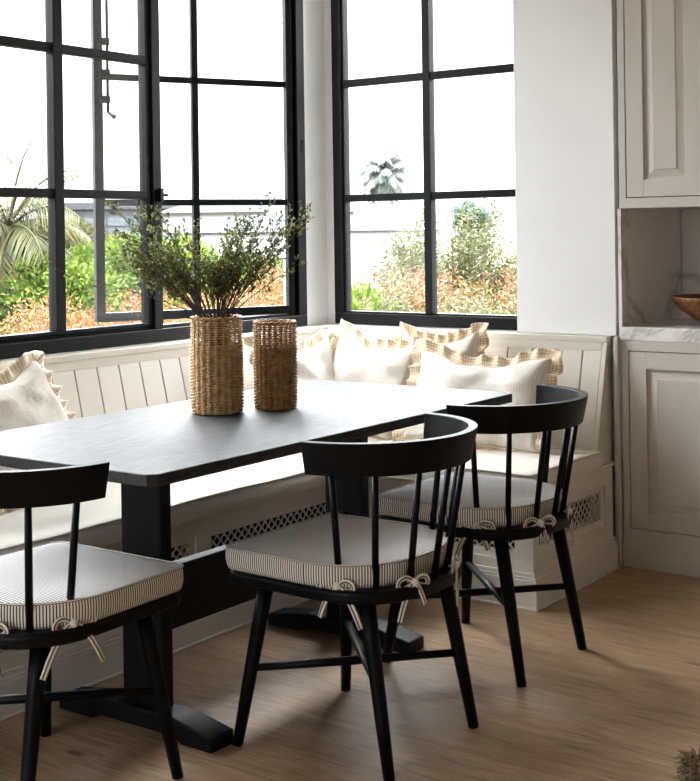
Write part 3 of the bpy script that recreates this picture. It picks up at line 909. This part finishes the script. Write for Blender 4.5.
R_ = math.radians
k = 0
for i in range(27):      # left lobe
    ln = rnd.uniform(-54, -10); stem(k, R_(ln), R_(rnd.uniform(-24, 24)), rnd.uniform(.20, .38) * (.75 + .25 * min(1, (-ln - 12) / 16)), rnd.uniform(0, .05)); k += 1
for i in range(25):      # right lobe
    ln = rnd.uniform(4, 39); stem(k, R_(ln), R_(rnd.uniform(-24, 24)), rnd.uniform(.20, .40) * (.66 + .34 * (ln - 8) / 32), rnd.uniform(0, .05)); k += 1
for i in range(6): stem(k, R_(rnd.uniform(-12, 10)), R_(rnd.uniform(-25, 25)), rnd.uniform(.10, .16), .02); k += 1
stem(200, R_(-40), R_(-6), .43, -.02, False, 'longest stem leaning up and left, its sprig crossing the window mullion', .9)
stem(201, R_(-76), R_(4), .46, -.01, False, 'nearly horizontal lone stem reaching far left in front of the window', .42)
stem(202, R_(-60), R_(10), .30, .03, False, 'low leafy stem leaning left below the long sprig', .8)
stem(203, R_(25), R_(0), .36, .02, False, 'tall stem at the right side reaching highest of the right fan', 1.1)
stem(204, R_(30), R_(6), .33, .09, False, 'rightmost stem, its drooping tip in front of the window jamb', 1.1)
stem(205, R_(52), R_(-10), .26, .06, False, 'short low stem leaning right over the shorter vase', .7)

# ------------------------------------------------------------------ kitchen cabinets
def raised_door(parent, x0, x1, z0, z1, y, name='door', st=.066, rev=False):
    """inset door: frame of stiles and rails with a raised bevelled panel; front plane at y, facing -Y"""
    m = MB(); t = .02
    m.box(x0, x0 + st, y, y + t, z0, z1); m.box(x1 - st, x1, y, y + t, z0, z1)
    m.box(x0 + st, x1 - st, y, y + t, z0, z0 + st * .95); m.box(x0 + st, x1 - st, y, y + t, z1 - st * .95, z1)
    d = m.build(name, M['cab'], parent, .0012)
    m = MB(); a0, a1, b0, b1 = x0 + st, x1 - st, z0 + st * .95, z1 - st * .95; bv = .034; g = .009
    yo, yi = y + .014, y + .004
    o = [(a0, yo, b0), (a1, yo, b0), (a1, yo, b1), (a0, yo, b1)]
    q = [(a0 + g, yo, b0 + g), (a1 - g, yo, b0 + g), (a1 - g, yo, b1 - g), (a0 + g, yo, b1 - g)]
    i_ = [(a0 + bv, yi, b0 + bv), (a1 - bv, yi, b0 + bv), (a1 - bv, yi, b1 - bv), (a0 + bv, yi, b1 - bv)]
    j_ = [(p[0], yi + .002, p[2]) for p in i_]
    vs = o + q + [(p[0], yi + .0035, p[2]) for p in i_] + [(p[0] + (.003 if k in (0, 3) else -.003), yi, p[2] + (.003 if k < 2 else -.003)) for k, p in enumerate(i_)]
    fs = []
    for l in range(3):
        for k in range(4): fs.append((l * 4 + k, l * 4 + (k + 1) % 4, l * 4 + 4 + (k + 1) % 4, l * 4 + 4 + k))
    fs.append((12, 13, 14, 15)); vs += [(a0, y + .019, b0), (a1, y + .019, b0), (a1, y + .019, b1), (a0, y + .019, b1)]
    fs.append((19, 18, 17, 16))
    m.add(vs, fs); m.build('raised_panel', M['cab'], d)
    return d
def cabinet(name, label, x0, x1, z0, z1, doors, dz0, dz1, y=4.462, depth=.60, base=False):
    t = thing(name, label, 'cabinet', (x0, y, z0))
    off = Vector((x0, y, z0))
    h = MB()
    # face frame around the doors, with thin shadow gaps
    g = .003; xs = [x0] + [v for d in doors for v in d] + [x1]
    h.box(0, x1 - x0, 0, .02, 0, dz0 - g - z0); h.box(0, x1 - x0, 0, .02, dz1 + g - z0, z1 - z0)
    for i in range(0, len(xs), 2):
        a = xs[i] - x0 + (0 if i == 0 else g); b = xs[i + 1] - x0 - (0 if i == len(xs) - 2 else g)
        h.box(a, b, 0, .02, dz0 - g - z0, dz1 + g - z0)
    h.build('face_frame', M['cab'], t, .0012)
    c = MB(); c.box(0, x1 - x0, .021, depth, .001, .02); c.box(0, x1 - x0, .021, depth, z1 - z0 - .02, z1 - z0)
    c.box(0, .018, .021, depth, .02, z1 - z0 - .02); c.box(x1 - x0 - .018, x1 - x0, .021, depth, .02, z1 - z0 - .02); c.box(.018, x1 - x0 - .018, depth - .02, depth, .02, z1 - z0 - .02)
    c.build('carcass', M['cab'], t)
    k = MB(); k.box(.019, x1 - x0 - .019, .024, .027, dz0 - z0 - .01, dz1 - z0 + .01); k.build('gap_shade_sheet', M['gap_shade'], t)  # near-black sheet paints shade into the gaps round the doors
    for a, b in doors:
        raised_door(t, a - x0, b - x0, dz0 - z0, dz1 - z0, .0015)
    if base:
        b = MB(); b.box(0, x1 - x0, -.012, -.0005, 0, .066); b.box(0, x1 - x0, -.008, -.0005, .066, .074); b.build('plinth', M['cab'], t, .002)
    return t
cabinet('base_cabinet', 'grey beige base cabinet with a raised panel door under the marble worktop', -1.979, -1.30, 0.0, .836, [(-1.949, -1.332)], .145, .796, base=True)
cabinet('base_cabinet', 'grey beige base cabinet to the right of the other, outside the photo edge', -1.299, -.60, 0.0, .836, [(-1.268, -.63)], .145, .796, base=True)
cabinet('wall_cabinet', 'grey beige wall cabinet with tall raised panel door above the marble splashback', -1.979, -1.30, 1.325, 2.84, [(-1.949, -1.656), (-1.64, -1.33)], 1.366, 2.80)
cabinet('wall_cabinet', 'grey beige wall cabinet further right, outside the photo edge', -1.299, -.60, 1.325, 2.84, [(-1.268, -.965), (-.945, -.63)], 1.366, 2.80)
o = sbox('worktop', M['marble'], -1.989, -.60, 4.4665, 5.084, .8365, .886, bevel=.003); del o['kind']
tag(o, 'white veined marble worktop on the grey base cabinets', 'worktop')
o = sbox('splashback', M['marble'], -1.975, -.60, 5.062, 5.083, .8861, 1.3245); del o['kind']; tag(o, 'grey veined marble splashback slab on the back of the alcove', 'splashback')
o = sbox('splashback', M['marble'], -1.989, -1.976, 4.467, 5.058, .8861, 1.3245); del o['kind']; tag(o, 'narrow marble slab on the left side of the alcove, next to the white wall', 'splashback')
# wooden bowl
t = thing('wooden_bowl', 'dark wooden bowl on the marble worktop at the photo edge', 'bowl', (-1.672, 4.69, .8865))
m = MB(); m.lathe([(.0001, .004), (.045, .004), (.05, 0), (.062, .002), (.100, .018), (.148, .052), (.182, .092), (.190, .108), (.184, .109), (.160, .078), (.110, .037), (.05, .016), (.0001, .012)], seg=48)
m.build('bowl_body', M['bowl'], t)
# jute mat corner at the lower right
t = thing('jute_rug', 'shaggy brown jute rug, only its tufted corner at the lower right of the photo', 'rug', (-.55, 2.74, 0), math.radians(20))
m = MB(); m.box(-.5, .5, -.35, .35, 0.0, .012); m.build('woven_base', M['jute'], t)
m = MB(); rr = random.Random(3)
for i in range(3200):
    e = rr.random()
    if e < .5: x, y = rr.uniform(-.5, .5), rr.uniform(-.35, .35)
    elif e < .75: x, y = -.5 + rr.uniform(0, .03), rr.uniform(-.35, .35)
    else: x, y = rr.uniform(-.5, .5), .35 - rr.uniform(0, .03)
    ox = (-.6 if x < -.46 else 0) + rr.gauss(0, .5); oy = (.6 if y > .31 else 0) + rr.gauss(0, .5)
    a = Vector((x, y, .008)); L3 = rr.uniform(.018, .032); d_ = Vector((ox, oy, 1.1)).normalized()
    m.tube([a, a + d_ * L3 * .6, a + (d_ + Vector((ox, oy, -.8)) * .5).normalized() * L3], [.0022, .0020, .001], 3, cap=False)
o = m.build('tufts', M['jute'], t); o['kind'] = 'stuff'

# ------------------------------------------------------------------ garden
GZ = -.35
m = MB(); m.box(-75, -3.53, -25, 130, GZ - .1, GZ); m.box(-3.53, 40, 4.9 + .5, 130, GZ - .1, GZ)
structure(m.build('ground', M['soil']))

def foliage_lumps(mb, lumps, n, size, rn, aspect=.5, shell=.75, up=.4, mi=0):
    tot = sum(l[3] ** 2 for l in lumps)
    for (x, y, z, r, sz) in lumps:
        for i in range(int(n * r * r / tot)):
            v = Vector((rn.gauss(0, 1), rn.gauss(0, 1), rn.gauss(0, 1))).normalized()
            rad = r * (shell + (1 - shell) * rn.random()) * (1 + .12 * mnoise.noise(v * 3 + Vector((x, y, z))))
            p = Vector((x + v.x * rad, y + v.y * rad, z + v.z * rad * sz))
            if p.z < GZ + .02: continue
            d = (v * .7 + Vector((rn.gauss(0, .6), rn.gauss(0, .6), rn.gauss(0, .6) + up))).normalized()
            s_ = size * rn.uniform(.6, 1.3)
            mb.leaf(p, d, (rn.gauss(0, 1), rn.gauss(0, 1), rn.gauss(0, 1)), s_, s_ * aspect, mi)
def bush(name, label, c, rx, hz, mat, n, size, seed, nl=14, group=None, cat='bush', trunk=.12, core=True, aspect=.5):
    rn = random.Random(seed); t = thing(name, label, cat, (c[0], c[1], GZ), 0, group)
    H = hz - GZ; lumps = []
    for i in range(nl):
        a = rn.uniform(0, 2 * PI); rr_ = rx * .62 * math.sqrt(rn.random()); f = rr_ / rx
        r = rx * rn.uniform(.28, .42)
        top = H * (1 - .45 * f * f) - r * .8
        z = rn.uniform(H * .25, max(H * .3, top)) if i % 3 else top
        lumps.append((rr_ * cos(a), rr_ * sin(a), z, r, .8))
    # shift to local z with GZ = 0
    mb = MB()
    gz = GZ
    l2 = [(x, y, z, r, s_) for x, y, z, r, s_ in lumps]
    tot = sum(l[3] ** 2 for l in l2)
    for (x, y, z, r, sz) in l2:
        for i in range(int(n * r * r / tot)):
            v = Vector((rn.gauss(0, 1), rn.gauss(0, 1), rn.gauss(0, 1))).normalized()
            rad = r * (.72 + .3 * rn.random()) * (1 + .15 * mnoise.noise(v * 3 + Vector((x, y, z)) * 4))
            p = Vector((x + v.x * rad, y + v.y * rad, z + v.z * rad * sz))
            if p.z < .03 or p.z > H + .05: continue
            d = (v * .7 + Vector((rn.gauss(0, .6), rn.gauss(0, .6), rn.gauss(0, .6) + .4))).normalized()
            s_ = size * rn.uniform(.6, 1.3)
            mb.leaf(p, d, (rn.gauss(0, 1), rn.gauss(0, 1), rn.gauss(0, 1)), s_, s_ * aspect)
    mb.build('foliage', mat, t)
    st = MB()
    for i in range(5):
        a = 2 * PI * i / 5; st.tube([(0.02 * cos(a), .02 * sin(a), 0), (rx * .2 * cos(a), rx * .2 * sin(a), H * .35), (rx * .45 * cos(a), rx * .45 * sin(a), H * .62)], [.04, .028, .012], 6)
    st.build('stem', M['bark'], t)
    return t
def shrub(label, c, rx, top, seed, mats, n=900, group='coral tipped shrubs in the garden', leaf=.042, tips=.5):
    """upright many-stemmed shrub with coloured tips"""
    rn = random.Random(seed); t = thing('coral_shrub', label, 'shrub', (c[0], c[1], GZ), 0, group)
    H = top - GZ; st = MB(); lo = MB(); hi = MB(); ns = 46
    for i in range(ns):
        a = rn.uniform(0, 2 * PI); r = rx * math.sqrt(rn.random()); h = H * rn.uniform(.72, 1.0) * (1 - .18 * (r / rx) ** 2)
        b = Vector((r * .5 * cos(a), r * .5 * sin(a), 0)); e = Vector((r * cos(a), r * sin(a), h)); mid = b.lerp(e, .55) + Vector((rn.gauss(0, .03), rn.gauss(0, .03), 0))
        st.tube([b, mid, e], [.006, .004, .002], 4, cap=False)
        m_ = n // ns
        for k in range(m_):
            f = .25 + .75 * (k + rn.random()) / m_
            p = (b.lerp(mid, f / .55) if f < .55 else mid.lerp(e, (f - .55) / .45)) + Vector((rn.gauss(0, .045), rn.gauss(0, .045), rn.gauss(0, .02)))
            d = Vector((rn.gauss(0, 1), rn.gauss(0, 1), rn.uniform(.1, 1.4)))
            s_ = leaf * rn.uniform(.6, 1.25)
            (hi if f > 1 - tips * rn.uniform(.4, 1.4) * .45 else lo).leaf(p, d, (rn.gauss(0, 1), rn.gauss(0, 1), rn.gauss(0, 1)), s_, s_ * .42)
    st.build('stem', M['bark'], t); lo.build('lower_leaves', mats[0], t)
    q = hi.build('leaf_tips', mats[1], t); q['label'] = 'coral and orange young leaf tips'
    return t
rn = random.Random(77)
# shrubs outside the left window, two staggered rows
i = 0
for (X, ys, top) in ((-6.6, [4.9, 5.5, 6.1, 6.7, 7.3, 7.9, 8.5], .66), (-8.4, [6.2, 6.9, 7.6, 8.3, 9.0, 9.8, 10.5], .74)):
    for y in ys:
        top_ = top; top = top + (.24 if y > (6.9 if X > -7 else 8.6) else 0)
        shrub('coral and yellow leaved shrub in the bed outside the left window', (X + rn.uniform(-.2, .2), y + rn.uniform(-.1, .1)), rn.uniform(.42, .55), top + rn.uniform(-.07, .08), 300 + i,
              [M['gold'], M['coral']], 5000, 'coral shrubs outside the left window'); i += 1; top = top_
for y, tp in ((8.75, .80),):
    bush('green_bush', 'bright green leafy bush seen just right of the wicker vase stems', (-6.3, y), .55, tp, M['green'], 2600, .11, 900, 12, aspect=.35)
bush('green_bush', 'rounded bright green bush behind the coral shrubs, left of the mullion', (-13.6, 12.1), 1.5, 1.15, M['green'], 20000, .085, 901, 24)
bush('green_bush', 'larger rounded green bush behind the coral shrubs, seen through the open casement', (-13.2, 13.35), 1.6, 1.3, M['green'], 20000, .085, 902, 24)
bush('green_bush', 'green bush farther right behind the coral shrubs of the left window', (-14.5, 16.6), 1.5, 1.0, M['green2'], 12000, .085, 903, 20)
bush('green_bush', 'mid green bush at the far left behind the palm trunk', (-14.2, 10.9), 1.3, .95, M['green2'], 12000, .085, 904, 20)
bush('olive_tree', 'olive brown rounded tree behind the bright bushes, below the grey building', (-19, 16.9), 1.5, 1.66, M['olive'], 16000, .09, 905, 22, cat='tree')
# shrubs outside the far window
for (Y, xs, top) in ((8.2, [-6.0, -5.5, -5.0, -4.5, -4.0], .93), (9.8, [-7.1, -6.55, -6.0, -5.45, -4.9], 1.02)):
    for x in xs:
        shrub('coral and olive leaved shrub in the bed outside the far window', (x + rn.uniform(-.1, .1), Y + rn.uniform(-.15, .15)), rn.uniform(.42, .52), top + rn.uniform(-.06, .06), 300 + i,
              [M['straw'] if Y < 9 else M['olive'], M['coral'] if Y > 9 else M['straw']], 6000, 'coral shrubs outside the far window' if Y > 9 else 'straw and green shrubs outside the far window')
        if Y < 9: COL.objects[-1]
        i += 1
for o in list(COL.objects):
    if o.get('group') == 'straw and green shrubs outside the far window':
        o['label'] = 'low straw and green leaved shrub nearest the far window'; o.name = 'straw_shrub'
        for ch in children(o, list(COL.objects)):
            if 'label' in ch: del ch['label']
bush('green_bush', 'small bright green leafy plant at the lower left of the far window', (-5.95, 8.05), .30, .80, M['green'], 900, .12, 910, 6, aspect=.35)
# airy yellow green shrub
def airy(name, label, c, rx, top, mat, seed, n=130, per=150, leaf=.07, cat='shrub'):
    rn = random.Random(seed); t = thing(name, label, cat, (c[0], c[1], GZ)); st = MB(); lf = MB(); H = top - GZ
    for i in range(n):
        a = rn.uniform(0, 2 * PI); r = rx * math.sqrt(rn.random()); h = H * rn.uniform(.45, 1.0) * (1 - .35 * (r / rx) ** 2)
        e = Vector((r * cos(a), r * sin(a), h)); b = Vector((r * .12 * cos(a), r * .12 * sin(a), 0)); mid = b.lerp(e, .5) + Vector((r * .12 * cos(a), r * .12 * sin(a), -.05))
        st.tube([b, mid, e], [.016, .010, .003], 5, cap=False)
        for k in range(per):
            f = rn.uniform(.45, 1.03); p = mid.lerp(e, (f - .5) / .5) + Vector((rn.gauss(0, .07), rn.gauss(0, .07), rn.gauss(0, .05)))
            s_ = leaf * rn.uniform(.6, 1.25)
            lf.leaf(p, (rn.gauss(0, 1), rn.gauss(0, 1), rn.uniform(-.2, 1.4)), (rn.gauss(0, 1), rn.gauss(0, 1), rn.gauss(0, 1)), s_, s_ * .38)
    st.build('stem', M['bark'], t); lf.build('foliage', mat, t); return t
airy('flowering_shrub', 'tall airy yellow green shrub behind the coral shrubs of the far window', (-8.0, 13.2), 1.02, 1.66, M['sage'], 920)
# far trees
bush('garden_tree', 'distant hazy grey green tree beyond the airy shrub, at the right of the far window', (-19.3, 33), .55, 2.1, M['tree_haze'], 2600, .22, 930, 14, cat='tree')
# palms
def palm(label, c, z0, ztr, fr_len, nf, mat, tmat, tr, seed, leaf=.45, droop=1.1, upmin=-.5, fruit=0, lw=.035, skirt=0):
    rn = random.Random(seed); t = thing('palm_tree', label, 'palm', (c[0], c[1], z0)); h = ztr - z0
    m = MB(); K = 14; m.tube([(0.03 * sin(j), .03 * cos(j * 1.3), h * j / K) for j in range(K + 1)], [tr * (1.25 - .25 * min(1, j / 3)) * (1 + .07 * (j % 2)) for j in range(K + 1)], 12); m.build('trunk', tmat, t)
    for i in range(nf):
        a = 2.399963 * i + rn.uniform(-.2, .2); el = upmin + (1.35 - upmin) * (1 - i / nf) ** .8
        d = Vector((cos(a) * cos(el), sin(a) * cos(el), sin(el))); p = Vector((0, 0, h)); pts = [p.copy()]
        n = 9; L0 = fr_len * rn.uniform(.85, 1.1)
        for k in range(n):
            d = (d + Vector((0, 0, -droop * (.04 + .2 * k / n)))).normalized(); p = p + d * L0 / n; pts.append(p.copy())
        m = MB(); m.tube(pts, [tr * .14 * (1 - .8 * k / n) + .003 for k in range(n + 1)], 4, cap=False)
        for k in range(1, 30):
            x = k / 30 * n; q = min(n - 1, int(x)); b = pts[q].lerp(pts[q + 1], x - q); ax = (pts[q + 1] - pts[q]).normalized(); sd = ax.cross(Vector((0, 0, 1)))
            if sd.length < .05: sd = Vector((1, 0, 0))
            sd.normalize(); ll = leaf * sin(PI * (.12 + .8 * k / 30)) * rn.uniform(.8, 1.15)
            for sg in (-1, 1):
                dd = (ax * .55 + sd * sg * .75 - Vector((0, 0, .45 + .35 * rn.random()))).normalized()
                w_ = dd.cross(Vector((0, 0, 1))).normalized() * lw / 2; mid = b + dd * ll * .5; e = mid + (dd + Vector((0, 0, -.5))).normalized() * ll * .5
                m.add([b - w_ * .5, b + w_ * .5, mid + w_, mid - w_, e], [(0, 1, 2, 3), (3, 2, 4)])
        m.build('frond', mat, t)
    for i in range(fruit):
        a = 1.1 * i + .6; m = MB(); b = Vector((cos(a) * tr * .8, sin(a) * tr * .8, h - .05)); e = b + Vector((cos(a) * .22, sin(a) * .22, -.32)) 
        m.tube([b, b.lerp(e, .5) + Vector((0, 0, .05)), e], .012, 5)
        for k in range(160):
            q = e + Vector((rn.gauss(0, .08), rn.gauss(0, .08), rn.gauss(-.05, .12))); m.blob(q, .017, 4, 3)
        m.build('seed_cluster', M['fruit'], t)
    return t
palm('tall palm outside the left window, cut by the photo edge, with drooping fronds', (-14.0, 11.5), GZ, 1.38, 1.45, 20, M['palmfrond'], M['bark'], .17, 5, .55, 1.25, -.7, 4, .026)
palm('faint distant palm seen alone in the sky of the far window', (-82, 121), -6, 7.9, 3.9, 44, M['palm_haze'], M['barkp'], .9, 6, 1.3, 1.3, -1.1, 0, .22)
# buildings
def building(name, label, c, w, d, z0, z1, mat, rotz=0, roof=None, wins=(), over=.3):
    t = thing(name, label, 'building', (c[0], c[1], z0), rotz); h = z1 - z0
    m = MB(); m.box(-w / 2, w / 2, -d / 2, d / 2, 0, h); m.build('walls', mat, t)
    if roof == 'flat': m = MB(); m.box(-w / 2 - over, w / 2 + over, -d / 2 - over, d / 2 + over, h + .001, h + .28); m.build('roof', M['houseg'], t)
    elif roof:
        m = MB(); m.prism([(-w / 2 - over, h + .001), (w / 2 + over, h + .001), (0, h + roof)], -d / 2 - over, d / 2 + over, lambda x, y, z: (x, z, y)); m.build('roof', M['roofg'], t)
    for (a0, a1, b0, b1, nx, nz) in wins:
        f = MB(); f.box(a0, a1, -d / 2 - .12, -d / 2 - .001, b0, b1); fo = f.build('window', M['houseg'], t)
        g = MB(); sx, sz = (a1 - a0) / nx, (b1 - b0) / nz
        for i in range(nx):
            for j in range(nz): g.box(a0 + sx * i + .05, a0 + sx * (i + 1) - .05, -d / 2 - .16, -d / 2 - .121, b0 + sz * j + .05, b0 + sz * (j + 1) - .05)
        g.build('window_panes', M['pane'], fo)
    return t
face = R_(35.74)
building('office_building', 'grey flat roofed modern building with a band of windows beyond the bushes', (-40.6, 39.6), 6.8, 5, -6, 2.35, M['houseg'], face + .12, 'flat', [(-2.6, 2.6, 6.3, 8.05, 5, 4)], .15)
building('house', 'small white house partly hidden by the palm fronds at the left', (-37, 29.4), 2.6, 3, -6, .78, M['house'], face + .3, None, [(-.2, .8, 5.6, 6.3, 1, 1)])
building('house', 'white gabled house behind the leafy stems, right part of the left window', (-27.5, 33.2), 5.6, 4, -5, 1.95, M['house'], face - .15, .85, [(-1.7, -.9, 5.2, 6.1, 1, 1), (.6, 1.3, 5.2, 6.1, 1, 1)], .25)
building('house', 'plain white building with a low roof outside the far window', (-16.6, 21.5), 5.0, 3, -4, 1.28, M['house'], face - .35, .42, [], .1)

# ------------------------------------------------------------------ light
w = bpy.data.worlds.new('overcast_sky'); scene.world = w; w.use_nodes = True
nt = w.node_tree; bg = nt.nodes['Background']
tc = nt.nodes.new('ShaderNodeTexCoord'); sp = nt.nodes.new('ShaderNodeSeparateXYZ'); rp = nt.nodes.new('ShaderNodeValToRGB')
nt.links.new(tc.outputs['Generated'], sp.inputs[0]); nt.links.new(sp.outputs['Z'], rp.inputs['Fac'])
# overcast sky: brighter overhead than at the horizon
cr = rp.color_ramp
while len(cr.elements) < 5: cr.elements.new(.5)
for e, (p_, v_) in zip(cr.elements, ((0, .085), (.17, .10), (.36, .62), (.62, 1.), (1, 1.))): e.position = p_; e.color = (v_ * .93, v_ * .97, v_, 1)
nt.links.new(rp.outputs['Color'], bg.inputs['Color']); bg.inputs['Strength'].default_value = 20.0
def portal(loc, rot, sx, sy):
    ld = bpy.data.lights.new('window_portal', 'AREA'); ld.shape = 'RECTANGLE'; ld.size = sx; ld.size_y = sy; ld.cycles.is_portal = True
    o = bpy.data.objects.new('window_portal', ld); COL.objects.link(o); o.location = loc; o.rotation_euler = rot
portal((-3.53, 2.5, 1.79), (0, -PI / 2, 0), 1.87, 3.8)
portal((-2.87, 4.68, 1.79), (-PI / 2, 0, 0), .97, 1.87)
portal((-1.8, -3.32, 1.62), (PI / 2, 0, 0), 2.4, 1.65)  # portal of the added rear fill window
sd = bpy.data.lights.new('hazy_sun', 'SUN'); sd.energy = 3.0; sd.angle = R_(35); sd.color = (1, .985, .96)
so = bpy.data.objects.new('hazy_sun', sd); COL.objects.link(so)
so.rotation_euler = Vector((.80, -.45, -.72)).to_track_quat('-Z', 'Y').to_euler()

vs_ = scene.view_settings; vs_.view_transform = 'Standard'; vs_.look = 'None'; vs_.exposure = .88; vs_.gamma = 1; vs_.use_curve_mapping = False
scene.cycles.max_bounces = 10; scene.cycles.diffuse_bounces = 6; scene.cycles.glossy_bounces = 4; scene.cycles.transparent_max_bounces = 16
scene.cycles.use_denoising = True; scene.cycles.sample_clamp_indirect = 8
